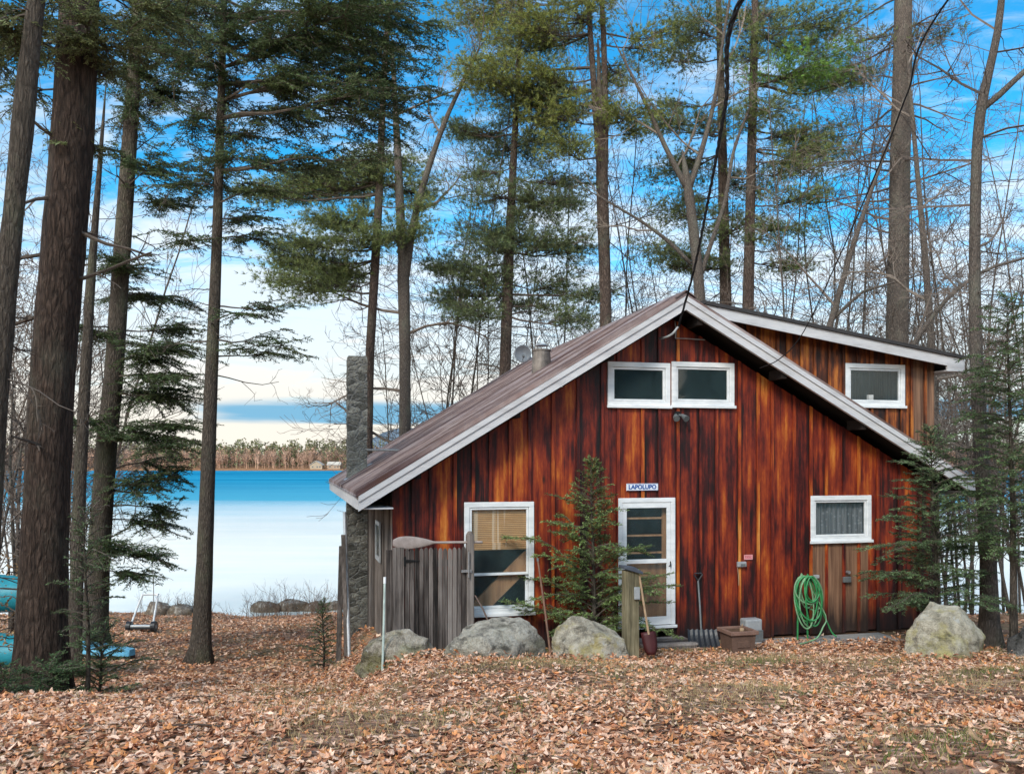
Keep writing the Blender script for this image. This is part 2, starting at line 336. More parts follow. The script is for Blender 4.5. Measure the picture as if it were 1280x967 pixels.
# lake: sky reflections painted into the colour, pale near the shore, blue far out
t=NT('lake_surface'); t.b.inputs['IOR'].default_value=1.3; X,Y,Z=t.xyz(t.co())
edge=t.noise((.02,.05,.1),5,.6)
near_sheen=t.ramp(t.ma('ADD',t.ma('DIVIDE',Y,200.),t.ma('MULTIPLY',t.ma('SUBTRACT',edge,.5),.16)),[(.33,1.),(.68,0.)])
b1=t.noise((.03,.4,.1),6,.6); b2=t.noise((.008,.05,.1),5,.6); i1=t.noise((.04,.16,.1),5,.55)
wc=t.mix(t.ramp(t.ma('ADD',t.ma('MULTIPLY',b1,.5),t.ma('MULTIPLY',b2,.5)),[(.38,0.),(.6,1.)]),(.006,.17,.32),(.03,.30,.46))
sheen_col=t.mix(t.ramp(i1,[(.35,0.),(.65,1.)]),(.72,.76,.70),(.90,.86,.77))
rough=t.ma('SUBTRACT',.3,t.ma('MULTIPLY',near_sheen,.18))
rip=t.noise((.5,2.2,1),3,.6); ripb=t.ma('MULTIPLY',rip,t.ma('SUBTRACT',1.,near_sheen))
t.l(t.ma('MULTIPLY',near_sheen,.5),t.b.inputs['Specular IOR Level']); LAKE=t.out(t.mix(near_sheen,t.mix(t.ramp(t.ma('DIVIDE',Y,600.),[(.15,1.),(.45,0.)]),wc,(.10,.40,.52)),sheen_col),rough,ripb,.6,.3,.0)
HILL=m_simple('distant_hill',(.12,.16,.20),1.0,scale=.002,bump=0,spec=0)  # distance haze put into the hill's bluish base colour

# ------------------------------------------------------------------ world, sun, camera
sc=bpy.context.scene
w=bpy.data.worlds.new('World'); sc.world=w; w.use_nodes=True; nt=w.node_tree
def wn(ty,**k):
    x=nt.nodes.new(ty)
    for a,b in k.items(): setattr(x,a,b)
    return x
def wl(a,b): nt.links.new(a,b)
def wi(i,v):
    if hasattr(v,'is_linked'): wl(v,i)
    else: i.default_value=v
def wm(op,a,b=0.,clamp=False):
    x=wn('ShaderNodeMath',operation=op,use_clamp=clamp); wi(x.inputs[0],a); wi(x.inputs[1],b); return x.outputs[0]
def wv(op,a,b):
    x=wn('ShaderNodeVectorMath',operation=op); wi(x.inputs[0],a); wi(x.inputs[1],b); return x
def wmix(f,a,b,bt='MIX'):
    x=wn('ShaderNodeMix',data_type='RGBA',blend_type=bt); wi(x.inputs[0],f)
    for i,v in ((6,a),(7,b)): wi(x.inputs[i], v if hasattr(v,'is_linked') else (v[0],v[1],v[2],1))
    return x.outputs[2]
def wmap(v,a,b,c=0.,d=1.):
    x=wn('ShaderNodeMapRange',interpolation_type='SMOOTHSTEP'); wi(x.inputs[0],v); x.inputs[1].default_value=a; x.inputs[2].default_value=b; x.inputs[3].default_value=c; x.inputs[4].default_value=d; return x.outputs[0]
SUN_EL, SUN_AZ = math.radians(38), math.radians(205)
sky=wn('ShaderNodeTexSky',sky_type='NISHITA'); sky.sun_disc=False; sky.sun_elevation=SUN_EL; sky.sun_rotation=SUN_AZ; sky.air_density=1.0; sky.dust_density=.3; sky.ozone_density=3.0
tc=wn('ShaderNodeTexCoord'); d=tc.outputs['Generated']
s=wn('ShaderNodeSeparateXYZ'); wl(d,s.inputs[0]); dx,dy,dz=s.outputs
den=wm('ADD',wm('MAXIMUM',dz,0.),.16)
cb=wn('ShaderNodeCombineXYZ'); wl(wm('DIVIDE',dx,den),cb.inputs[0]); wl(wm('DIVIDE',dy,den),cb.inputs[1])
def wnoise(vec,sc_,det,ro,dist=0.):
    x=wn('ShaderNodeTexNoise'); x.inputs['Scale'].default_value=sc_; x.inputs['Detail'].default_value=det; x.inputs['Roughness'].default_value=ro; x.inputs['Distortion'].default_value=dist
    wl(vec,x.inputs['Vector']); return x.outputs['Fac']
cl=wnoise(wv('MULTIPLY',cb.outputs[0],(1.,1.9,1.)).outputs[0],1.9,9,.64,.6)
cov=wmap(dz,.0,.40,.42,.0)
cmask=wm('MULTIPLY',wmap(wm('ADD',cl,cov),.46,.78),.9)
low=wmap(wm('ADD',dz,wm('ADD',wmap(dx,-.05,.4,0.,.13),wm('MULTIPLY',wm('SUBTRACT',cl,.5),.35))),.08,.26,1.,0.); mot=wnoise(wv('MULTIPLY',cb.outputs[0],(1.,1.5,1.)).outputs[0],7.5,8,.65,.8); cmask=wm('MAXIMUM',cmask,wm('MULTIPLY',wmap(mot,.46,.72),wmap(dz,.2,.5,.5,.28))); cmask=wm('MAXIMUM',cmask,low)
blue=wmix(1.0,sky.outputs[0],(.15,.98,1.2),'MULTIPLY')
sd=(math.sin(SUN_AZ)*math.cos(SUN_EL),math.cos(SUN_AZ)*math.cos(SUN_EL),math.sin(SUN_EL))
dt=wv('DOT_PRODUCT',d,sd).outputs['Value']; glow=wmap(dt,-.1,1.,0.,1.)
cloudc=wmix(wmap(dz,.02,.2),(5.2,4.95,4.4),(4.8,5.2,5.5))
cloudc=wmix(glow,cloudc,(32.,27.5,22.))
col=wmix(cmask,blue,cloudc)
bn=wnoise(wv('MULTIPLY',d,(3.,3.,60.)).outputs[0],1.0,5,.55)
e2=wm('ADD',dz,wm('MULTIPLY',wm('SUBTRACT',bn,.5),.022))
band=wm('MULTIPLY',wmap(e2,.043,.049),wmap(e2,.060,.070,1.,0.))
wl_=wmap(wm('ADD',dx,wm('MULTIPLY',bn,.12)),-.31,-.24)
col=wmix(wm('MULTIPLY',wm('MULTIPLY',band,wl_),.95),col,(1.0,2.6,3.9))
grd=wmap(dz,-.06,-.0,0.,1.); col=wmix(grd,(1.2,.9,.7),col)
bg=nt.nodes['Background']; wl(col,bg.inputs[0]); bg.inputs[1].default_value=.1
sl=bpy.data.lights.new('sun','SUN'); sl.energy=1.5; sl.angle=math.radians(14); sl.color=(1,.94,.86)
so=bpy.data.objects.new('sun',sl); C.objects.link(so); so.rotation_euler=Vector(sd).to_track_quat('Z','Y').to_euler()
cam=bpy.data.cameras.new('camera'); co=bpy.data.objects.new('camera',cam); C.objects.link(co); co.rotation_euler=(math.radians(90),0,0)
cam.sensor_width=36; cam.lens=36*FPX/1280; cam.shift_y=(HY-483.5)/1280; cam.clip_start=.05; cam.clip_end=12000; sc.camera=co
vs=sc.view_settings; vs.view_transform='Standard'; vs.look='None'; vs.gamma=1; vs.use_curve_mapping=False; vs.exposure=1.0
sc.cycles.max_bounces=6; sc.cycles.transparent_max_bounces=12

# ------------------------------------------------------------------ setting
def grid(xs,ys,fz):
    X,Y=np.meshgrid(xs,ys); Z=fz(X,Y); nx=len(xs); ny=len(ys)
    i=np.arange(ny-1)[:,None]*nx; j=np.arange(nx-1)[None]
    q=np.stack([i+j,i+j+1,i+nx+j+1,i+nx+j],-1).reshape(-1,4)
    return MB().add(np.stack([X,Y,Z],-1).reshape(-1,3),q)
xs=np.concatenate([np.linspace(-3000,-40,24)[:-1],np.arange(-40,-14,1.),np.arange(-14,14,.2),np.arange(14,40,1.),np.linspace(40,3000,24)])
ys=np.concatenate([np.arange(-60,-2,2.),np.arange(-2,22,.2),np.arange(22,42,.5),np.linspace(42,570,20),np.arange(575,660,5.),np.linspace(665,3000,14)])
tag(grid(xs,ys,height).build('ground',GROUND,smooth=True),kind='structure')
def lake_xs(): return np.linspace(-1500,1500,40)
tag(grid(lake_xs(),np.concatenate([np.arange(24,60,4.),np.linspace(60,640,60)]),lambda X,Y:X*0-6.05).build('lake_water',LAKE,smooth=True),kind='structure')
def hillz(X,Y):
    return -40+185*np.exp(-((X+420)/260)**2)*np.exp(-((Y-3600)/300)**2)+120*np.exp(-((X-300)/500)**2)*np.exp(-((Y-3900)/300)**2)+12*np.sin(X*.013)*np.sin(Y*.01)
tag(grid(np.linspace(-2500,2500,90),np.linspace(3020,4500,24),hillz).build('hills',HILL,smooth=True),kind='structure')

# ------------------------------------------------------------------ cabin
cab=thing('cabin',(OX,OY,ZB),'red stained board cabin with white trimmed gable and brown metal roof','cabin',rz=TH)
VR=-.5
apex=FP(857,370,VR); tipL=FP(448,620,VR); tipR=FP(1224,606,VR)
sL=(apex[1]-tipL[1])/(apex[0]-tipL[0]); sR=(apex[1]-tipR[1])/(tipR[0]-apex[0]); ua=apex[0]
def roofz(u): return apex[1]-(ua-u)*sL if u<ua else apex[1]-(u-ua)*sR
UR=tipR[0]-.45; LEN=9.6
print('UL',UL,'UR',UR,'apex',apex,'tipL',tipL,'tipR',tipR,sL,sR)
wins={}
def rect(px0,py0,px1,py1,v=0.):
    a=FP(px0,(py0+py1)/2,v); b=FP(px1,(py0+py1)/2,v); m=(px0+px1)/2
    return a[0],b[0],FP(m,py1,v)[1],FP(m,py0,v)[1]
R1=rect(580,627,667,767); R2=rect(759,453,837,508); R3=rect(839,453,917,508); R4=rect(1012,619,1088,676); RD=rect(772,622,843,781)
VD=.45
R5=rect(1056,455,1130,508,VD)
def siding(mb,u0,u1,ztop,zbot,holes,v0,wmin=.27,wmax=.46,flag=None,batten=True):
    u=u0; 
    while u<u1-.02:
        un=min(u1,u+random.uniform(wmin,wmax)); 
        if u1-un<.12: un=u1
        rr=[random.random(),random.random(),random.random()*.8]
        cuts=sorted({u,un}|{x for h in holes for x in (h[0],h[1]) if u<x<un})
        pv=v0+random.uniform(-.006,.006)
        for a,b in zip(cuts[:-1],cuts[1:]):
            m=(a+b)/2; spans=[((zbot(m)-.15 if callable(zbot) else zbot+random.uniform(-.03,.02)),None)]
            for h in sorted(holes,key=lambda h:h[2]):
                if h[0]<=m<=h[1]:
                    zl_=spans.pop()[0]
                    if zl_<h[2]: spans.append((zl_,h[2]))
                    spans.append((h[3],None))
            for za,zb in spans:
                t0,t1=(ztop(a),ztop(b)) if zb is None else (zb,zb)
                if min(t0,t1)<=za+.01: continue
                fl=rr[:]
                if flag and flag(m,za): fl[2]=1.
                aa,bb=(a+(.006 if a==u else 0)),(b-(.006 if b==un else 0))
                pts=[(aa,za),(bb,za),(bb,t1),(aa,t0)]
                if u<ua<un and zb is None and aa<ua<bb and ztop(ua)>max(t0,t1)+.01: pts=[(aa,za),(bb,za),(bb,t1),(ua,ztop(ua)),(aa,t0)]
                gx=[(fl[0],(p[0]-u)/(un-u),fl[2]) for p in pts]; mb.prism(pts,pv,pv+.03,np.array(gx+gx))
        if batten and un<u1-.02:
            c=un; hw=.026
            hs=[h for h in holes if h[0]-hw<c<h[1]+hw]
            sp=[((zbot(c)-.15 if callable(zbot) else zbot-.01),None)]
            for h in sorted(hs,key=lambda h:h[2]):
                zl_=sp.pop()[0]
                if zl_<h[2]: sp.append((zl_,h[2]-.02))
                sp.append((h[3]+.02,None))
            br=[random.random()*1.1+.1,.5,random.random()*.8]
            for za,zb in sp:
                t0,t1=(ztop(c-hw),ztop(c+hw)) if zb is None else (zb,zb)
                if min(t0,t1)<=za+.02: continue
                mb.prism([(c-hw,za),(c+hw,za),(c+hw,t1),(c-hw,t0)],v0-.03,v0-.0065,br)
        u=un
zt=lambda u: roofz(u)-.30
holes=[(r[0]+.05,r[1]-.05,r[2]+.05,r[3]-.05) for r in (R1,R2,R3,R4,RD)]
holes[4]=(RD[0]+.05,RD[1]-.05,-1.0,RD[3]-.05)
mb=MB(); siding(mb,UL,UR,zt,.06,holes,0.,flag=lambda m,za: R4[0]+.05<m<R4[1]-.05 and za<R4[2]-.1)
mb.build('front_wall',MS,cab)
# side and rear walls, floor
mb=MB()
vv=0.03
while vv<LEN-1:
    vn=min(vv+random.uniform(.16,.24),LEN-1); tt=[random.random(),random.random(),0]
    mb.box((UL+.0,vv+.003,-.4),(UL+.03,vn-.003,zt(UL)-.02),tt); mb.box((UL-.022,vn-.02,-.4),(UL-.002,vn+.02,zt(UL)-.03),[random.random(),.4,0]); vv=vn
sw=mb.build('side_wall',GREYW,cab)
mb=MB(); mb.box((UR-.03,.03,-.4),(UR,LEN-1,zt(UR)-.02)); 
mb.prism([(UL,-.4),(UR,-.4),(UR,zt(UR)),(ua,zt(ua)),(UL,zt(UL))],LEN-1,LEN-.97); mb.build('rear_wall',GREYW,cab)
mb=MB(); mb.box((UL+.04,.04,-.02),(UR-.04,LEN-1.01,.03)); mb.box((UL+.04,2.2,.04),(UR-.04,2.25,2.5)); mb.box((UL+.04,.05,2.45),(UR-.04,2.19,2.5)); mb.build('interior_partition',INT,cab)
mb=MB(); mb.box((UL+.06,.06,-1.6),(UR-.06,LEN-1.05,-.04)); mb.box((UL-.01,.02,-1.5),(UL+.055,LEN-1.05,-.41)); mb.build('foundation',CONC,cab)
# roof
mb=MB()
def slab(mb,ua_,za,ub,zb,v0,v1,th,tint=(.5,.5,.5)): mb.prism([(ua_,za),(ub,zb),(ub,zb-th),(ua_,za-th)],v0,v1,tint)
slab(mb,tipL[0]-.04,roofz(tipL[0]-.04)+.035,ua,apex[1]+.035,VR-.03,LEN-.4,.03)
v=VR+.02
while v<LEN-.42:
    slab(mb,tipL[0]-.035,roofz(tipL[0]-.035)+.092,ua,apex[1]+.092,v,v+.05,.06); v+=.235
ex=tipR[0]+.04; zz=roofz(ex)
slab(mb,ua,apex[1]+.036,ex,zz+.036,VR-.03,LEN-.4,.03)
v=VR+.02
while v<LEN-.42:
    slab(mb,ua,apex[1]+.071,ex,zz+.071,v,v+.045,.036); v+=.235
mb.prism([(ua-.18,apex[1]-.18*sL+.085),(ua,apex[1]+.10),(ua+.18,apex[1]-.18*sR+.085),(ua+.18,apex[1]-.18*sR+.075),(ua,apex[1]+.088),(ua-.18,apex[1]-.18*sL+.075)],VR-.035,LEN-.39)
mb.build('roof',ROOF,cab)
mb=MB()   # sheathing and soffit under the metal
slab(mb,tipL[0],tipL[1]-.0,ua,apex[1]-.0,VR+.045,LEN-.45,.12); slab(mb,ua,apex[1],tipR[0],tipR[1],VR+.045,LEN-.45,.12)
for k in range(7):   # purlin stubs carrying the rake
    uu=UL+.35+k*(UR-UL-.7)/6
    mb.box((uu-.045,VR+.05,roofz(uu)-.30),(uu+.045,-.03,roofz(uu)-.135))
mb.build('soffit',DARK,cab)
mb=MB()   # rake and eave boards
for a,b in (((tipL[0],tipL[1]),apex),(apex,(tipR[0],tipR[1]))):
    slab(mb,a[0],a[1]-.0,b[0],b[1]-.0,VR-.02,VR+.04,.225,(.5,.5,.5))
    slab(mb,a[0],a[1]-.001,b[0],b[1]-.001,VR-.042,VR-.022,.085)
mb.box((tipL[0]-.02,VR+.042,tipL[1]-.2),(tipL[0]+.0,LEN-.45,tipL[1]-.0)); mb.box((tipR[0],VR+.042,tipR[1]-.2),(tipR[0]+.02,LEN-.45,tipR[1]))
mb.box((tipL[0]+.005,VR+.043,tipL[1]-.2),(UL-.03,LEN-.46,tipL[1]-.18))
mb.build('rake_board',TRIM,cab)
# dormer
dA=FP(878,378,VD-.35); dB=FP(1204,447,VD-.35); ds=(dA[1]-dB[1])/(dB[0]-dA[0]); dz_=lambda u: dA[1]-(u-dA[0])*ds
dR=FP(1168,500,VD)[0]
mb=MB(); siding(mb,ua+.25,dR,lambda u:dz_(u)-.06,roofz,[(R5[0]+.05,R5[1]-.05,R5[2]+.05,R5[3]-.05)],VD,.2,.34,flag=lambda m,za:m>R5[1]+.12)
dw=mb.build('dormer_wall',MS2,cab)
mb=MB(); vv=VD+.04
while vv<7:
    mb.box((dR-.03,vv,1.5),(dR,vv+.23,dz_(dR)-.08),[random.random(),random.random(),1.]); vv+=.24
mb.build('dormer_side',GREYW,cab); MB().box((ua+.3,6.9,1.8),(dR-.04,6.95,dz_(dR)-.1)).build('dormer_back',INT,cab)
mb=MB(); slab(mb,dA[0],dA[1]+.035,dB[0]+.02,dB[1]+.035-.02*ds,VD-.40,7.2,.06); mb.build('dormer_roof',SHING,cab)
mb=MB(); slab(mb,dA[0]+.05,dA[1]-.028-.05*ds,dB[0],dB[1]-.028,VD-.36,VD-.32,.185)
mb.prism([(dR-.02,dz_(dR)-.2),(dB[0],dB[1]-.2),(dB[0],dB[1]-.26),(dR-.02,dB[1]-.26)],VD-.358,VD-.322)
mb.box((dB[0]+.002,VD-.36,dB[1]-.26),(dB[0]+.022,7.1,dB[1]-.03)); mb.box((dR-.02,VD-.318,dB[1]-.255),(dB[0],7.05,dB[1]-.235)); mb.build('dormer_trim',TRIM,cab)
# windows
def window(r,v,kind,label=None,split=None):
    u0,u1,z0,z1=r; mb=MB(); c=.085
    def frame(mb,a,b,zl,zh,wd,v0,v1):
        mb.box((a,v0,zl),(b,v1,zl+wd)); mb.box((a,v0,zh-wd),(b,v1,zh)); mb.box((a,v0,zl+wd),(a+wd,v1,zh-wd)); mb.box((b-wd,v0,zl+wd),(b,v1,zh-wd))
    frame(mb,u0,u1,z0,z1,c,v-.035,v+.05)
    mb.box((u0-.02,v-.07,z0-.03),(u1+.02,v-.036,z0+.02))
    i0,i1,j0,j1=u0+c+.004,u1-c-.004,z0+c+.004,z1-c-.004
    if split is None: frame(mb,i0,i1,j0,j1,.035,v-.012,v+.03)
    else:
        frame(mb,i0,i1,split-.02,j1,.035,v-.02,v+.018); frame(mb,i0,i1,j0,split+.02,.045,v+.021,v+.05)
    o=bevel(mb.build('window',WHITE,cab),.006,2)
    if label: o['label']=label
    MB().box((i0+.01,v+.004,(j0 if split is None else split)+.02),(i1-.01,v+.008,j1-.02)).build('pane',GLASS,o)
    if split is not None: MB().box((i0+.01,v+.034,j0+.02),(i1-.01,v+.038,split)).build('pane',GLASS,o)
    return o,(i0,i1,j0,j1)
sp=FP(623,717,0)[1]
o1,b=window(R1,0,'hung','tall white window with half lowered bamboo blind',sp)
zb=FP(623,686,0)[1]
mb=MB(); mb.box((b[0]+.005,.048,zb),(b[1]-.005,.054,b[3]-.003)); 
for k in range(5): mb.box((b[0]+.005,.036-.002*k,zb-.01+k*.022),(b[1]-.005,.047,zb+.01+k*.022))
mb.build('bamboo_blind',BAMB,o1)
mb=MB(); 
def beam(mb,p0,p1,w_,v0,v1):
    p0=np.array(p0);p1=np.array(p1); dd=(p1-p0)/np.linalg.norm(p1-p0); nn=np.array([-dd[1],dd[0]])*w_/2
    mb.prism([tuple(p0-nn),tuple(p1-nn),tuple(p1+nn),tuple(p0+nn)],v0,v1,(.7,.3,.2))
beam(mb,FP(583,775,.1),FP(690,668,.1),.26,.085,.15); mb.box((b[0]+.1,.9,.5),(b[0]+.2,.98,2.2),(.6,.2,.1)); mb.build('stair_stringer',BEAMW,o1)
o2,b=window(R2,0,'fixed'); o3,b=window(R3,0,'fixed')
o4,b=window(R4,0,'fixed','small white window with patterned curtain behind glass')
n=60; us=np.linspace(b[0]-.03,b[1]+.03,n); ph=.022*np.sin(np.arange(n)*1.1)+.012*np.sin(np.arange(n)*.43)
vts=np.concatenate([np.stack([us,.10+ph,us*0+b[2]-.03],1),np.stack([us,.10+ph*.7,us*0+b[3]+.03],1)])
MB().add(vts,[[i,i+1,n+i+1,n+i] for i in range(n-1)]).build('curtain',CURT,o4,smooth=True)
o5,b=window(R5,VD,'fixed','dormer window with a light ledge behind its glass')
mb=MB(); mb.box((b[0]+.5,VD+.1,b[2]+.0),(b[0]+.6,VD+.16,b[2]+.14)); mb.build('ornament',WHITE,o5)
# side window on the left wall
mb=MB(); v0,v1,z0,z1=1.5,2.3,1.35,2.05
for a,b2 in (((v0,z0),(v1,z0+.07)),((v0,z1-.07),(v1,z1)),((v0,z0+.07),(v0+.07,z1-.07)),((v1-.07,z0+.07),(v1,z1-.07))): mb.box((UL-.05,a[0],a[1]),(UL-.024,b2[0],b2[1]))
o6=mb.build('window',GREYP,cab); MB().box((UL-.035,v0+.06,z0+.06),(UL-.03,v1-.06,z1-.06)).build('pane',GLASS,o6); o6['label']='weathered side window beside the chimney'
# door: white frame with storm door
u0,u1,z0,z1=RD; mb=MB(); c=.075
mb.box((u0,-.04,z1-c),(u1,.05,z1)); mb.box((u0,-.04,z0),(u0+c,.05,z1-c)); mb.box((u1-c,-.04,z0),(u1,.05,z1-c)); mb.box((u0-.02,-.08,z0-.05),(u1+.02,-.041,z0-.002))
df=bevel(mb.build('door_frame',WHITE,cab),.006)
a0,a1=u0+c+.004,u1-c-.004; zr=FP(807,700,0)[1]; s_=.075
mb=MB(); mb.box((a0,-.03,z1-c-.004-.09),(a1,.0,z1-c-.004)); mb.box((a0,-.03,z0+.004),(a0+s_,.0,z1-c-.095)); mb.box((a1-s_,-.03,z0+.004),(a1,.0,z1-c-.095))
mb.box((a0+s_,-.03,zr-.05),(a1-s_,.0,zr+.02)); mb.box((a0+s_,-.03,z0+.004),(a1-s_,.0,z0+.14))
dr=bevel(mb.build('storm_door',WHITE,cab),.005); 
MB().box((a0+s_-.01,-.018,zr),(a1-s_+.01,-.014,z1-c-.09)).build('pane',GLASS,dr); MB().box((a0+s_-.01,-.018,z0+.12),(a1-s_+.01,-.014,zr-.03)).build('pane',GLASS,dr)
MB().tube([(a1-.03,-.03,zr-.1),(a1-.03,-.075,zr-.1),(a1-.03,-.08,zr-.02)],.01,8).build('handle',IRON,dr)
mb=MB(); mb.box((u0+c,.09,z0),(u1-c,.13,zr-.02)); 
for a,b2 in ((a0,a0+.1),(a1-.1,a1)): mb.box((a,.09,zr-.02),(b2,.13,z1-c))
for f in (.12,.42,.72,.97): zq=zr+(z1-c-zr)*f; mb.box((a0+.1,.095,zq-.015),(a1-.1,.125,zq+.015))
mb.build('inner_door',BEAMW,cab)
# steps in front of the door
mb=MB(); s0=FP(822,790,-.5)[0]; s1=FP(868,790,-.5)[0]
for k in range(4): mb.box((s0-.3+k*0,-.14-.155*k,.10),(s1+.02,-.14-.155*k+.148,.14),(random.random(),.3,.2))
for k in range(3): mb.box((s0-.2,-1.0-.14*k,-.08),(s1+.3,-1.0-.14*k+.134,-.04),(random.random(),.6,.2))
mb.box((s0-.28,-.6,-.5),(s1,-.02,.098),(.4,.1,.2)); mb.box((s0-.18,-1.27,-.6),(s1+.28,-.86,-.082),(.3,.1,.2)); bevel(mb.build('step',GREYW,cab),.006)
# concrete slab along the wall
sa=FP(945,803,-.6)[0]; sb=FP(1125,803,-.6)[0]
mb=MB(); mb.box((sa,-.75,-.4),(sb,-.032,.02)); bevel(mb.build('slab_edge',CONC,cab),.02)
# chimney through the left roof slope
cpos=W(446,577,17.9); cu=(cpos[0]-OX)*CT+(cpos[1]-OY)*ST; cv=-(cpos[0]-OX)*ST+(cpos[1]-OY)*CT
mb=MB(); ztop=(HY-446)/FPX*17.9-ZB; zs=np.linspace(-1.6,ztop,90); hw=.2
g=np.random.default_rng(3)
ring=[]; per=[(-1,-1),(-.33,-1),(.33,-1),(1,-1),(1,-.33),(1,.33),(1,1),(.33,1),(-.33,1),(-1,1),(-1,.33),(-1,-.33)]
V=[]
for z in zs:
    ww=hw*(1.05 if z<2.4 else 1.0)
    for p in per:
        q=Vector((p[0]*2,p[1]*2,z*5)); k=1+.07*mnoise.noise(q)+g.normal(0,.012); 
        if z>ztop-.06: k*=.93
        V.append((cu+p[0]*ww*k,cv+p[1]*ww*k,z))
n=12;K=len(zs); q=[[i*n+j,i*n+(j+1)%n,(i+1)*n+(j+1)%n,(i+1)*n+j] for i in range(K-1) for j in range(n)]
mb.add(V,q); mb.N.append([ (K-1)*n+j for j in range(n)]); ch=mb.build('chimney',CHIM,cab)
mb=MB(); zf=roofz(cu); mb.prism([(cu-.26,roofz(cu-.26)+.09),(cu+.3,roofz(cu+.3)+.09),(cu+.3,roofz(cu+.3)+.075),(cu-.26,roofz(cu-.26)+.075)],cv-.28,cv+.28); mb.build('flashing',GALV,ch)
MB().tube([L2W(0,0,0)*0+np.array([cu+.15,cv-.1,zf+.55]),np.array([cu+.72,cv-1.3,roofz(cu+.72)+.09])],.022,8).build('brace_rod',GALV,ch)
# flue on the roof slope
fp=[FP(677,447,vv_) for vv_ in np.arange(0,9.6,.1)]; 
vf=5.5
for vv_ in np.arange(0,9.6,.05):
    u_,z_=FP(677,462,vv_)
    if z_<=roofz(u_)+.05: vf=vv_; break
uf=FP(677,462,vf)[0]; zf=roofz(uf)
Rf=10.5/FPX*17.5
FLUEM=m_simple('sooty_flue_metal',(.2,.17,.145),.6,.5,.5,7)
mb=MB(); mb.tube([(uf,vf,zf-.3),(uf,vf,zf+.12),(uf,vf,zf+.40)],[Rf*1.15,Rf*1.08,Rf*.95],20); mb.tube([(uf,vf,zf+.401),(uf,vf,zf+.43)],[Rf*1.05]*2,20)
fl=mb.build('flue',FLUEM,cab,smooth=False)
mb=MB(); mb.tube([(uf,vf,zf+.50),(uf,vf,zf+.53)],[Rf*.8,Rf*.5],16); mb.segs([(uf-Rf*.6,vf,zf+.43),(uf+Rf*.6,vf,zf+.43)],[(uf-Rf*.6,vf,zf+.5),(uf+Rf*.6,vf,zf+.5)],.012,.012,6)
a=np.linspace(0,np.pi,12); mb.tube(np.stack([uf+Rf*(.2+np.cos(a)*.9),vf+0*a,zf+.40+.32*np.sin(a)],1),.008,6); mb.build('flue_cap',GALV,fl)
# ------------------------------------------------------------------ things on or at the cabin
def at_wall(name,px,py,v,label,cat,group=None):
    u,z=FP(px,py,v); return thing(name,L2W(u,v,z),label,cat,group,TH)
PXM=FPX/14.3
o=at_wall('name_sign',803,608.5,-.045,'narrow white name board with blue capitals above the storm door','sign')
bevel(MB().box((-.285,0,-.06),(.285,.015,.06)).build('board',SIGNW,o),.004)
mb=MB()
for a,b in (((-.285,-.06),(.285,-.048)),((-.285,.048),(.285,.06))): mb.box((a[0]+.004,-.003,a[1]+.004),(b[0]-.004,-.0005,b[1]-.004))
mb.build('border',SIGNB,o)
tx=bpy.data.curves.new('lettering','FONT'); tx.body='LAPOLUPO'; tx.size=.1; tx.align_x='CENTER'; tx.align_y='CENTER'; tx.extrude=.002; tx.offset=.003; tx.space_character=1.0
to0=bpy.data.objects.new('lettering_outline',tx); C.objects.link(to0); bpy.context.view_layer.update(); me=bpy.data.meshes.new_from_object(to0.evaluated_get(bpy.context.evaluated_depsgraph_get())); bpy.data.objects.remove(to0); me.materials.clear(); me.materials.append(SIGNB); to=bpy.data.objects.new('lettering',me); C.objects.link(to); to.parent=o; to.location=(0,-.004,0); to.rotation_euler=(math.radians(90),0,0)
o=at_wall('floodlight',846,518,-.03,'small dark twin floodlight under the pair of gable windows','lamp')
mb=MB(); mb.tube([(0,0,0),(0,-.04,0)],.06,14); mb.build('base_plate',IRON,o)
for s in (-1,1): mb=MB(); mb.tube([(s*.02,-.03,-.01),(s*.06,-.09,-.02),(s*.08,-.13,-.05),(s*.09,-.19,-.08)],[.015,.03,.045,.055],12); mb.build('lamp_head',DGREY,o)
MB().tube([(0,-.04,-.02),(0,-.06,-.09)],[.03,.035],10).build('sensor',BLACK,o)
o=at_wall('warning_sticker',935.5,696,-.034,'small pink notice with illegible red lines on the siding','notice')
MB().box((-.083,0,-.042),(.083,.003,.042)).build('sheet',PINK,o)
mb=MB()
for k in range(3):
    x=-.065
    while x<.06: l=random.uniform(.012,.03); mb.box((x,-.002,-.026+k*.021),(min(.068,x+l),-.0005,-.015+k*.021)); x+=l+.008
mb.build('print',PINKD,o)
o=at_wall('outlet_box',926,705,-.03,'grey outlet box with a thin drip cable below the pink notice','outlet')
bevel(MB().box((-.085,-.05,-.04),(.085,0,.05)).build('cover',GREYP,o),.01); MB().box((-.03,-.056,-.025),(.06,-.0505,.015)).build('flap',DGREY,o)
MB().tube([(-.07,-.01,-.04),(-.05,-.012,-.2),(-.045,-.012,-.36)],.008,6).build('cable',TANW,o)
o=at_wall('hose_hook_cap',1019,720,-.03,'pale grey vent cap on the boards beside the coiled hose','vent')
bevel(MB().box((-.05,-.06,-.03),(.05,0,.03)).build('cap',GREYP,o),.01); MB().tube([(0,-.03,-.03),(0,-.03,-.16)],.02,8).build('pipe',IRON,o)
o=at_wall('outdoor_spigot',1059,716,-.03,'small white round tap and grey junction box under the curtained window','tap')
MB().tube([(0,0,.02),(0,-.06,.02)],.03,12).build('tap_body',GALV,o); bevel(MB().box((-.1,-.05,-.16),(.05,0,-.06)).build('junction_box',DGREY,o),.008)
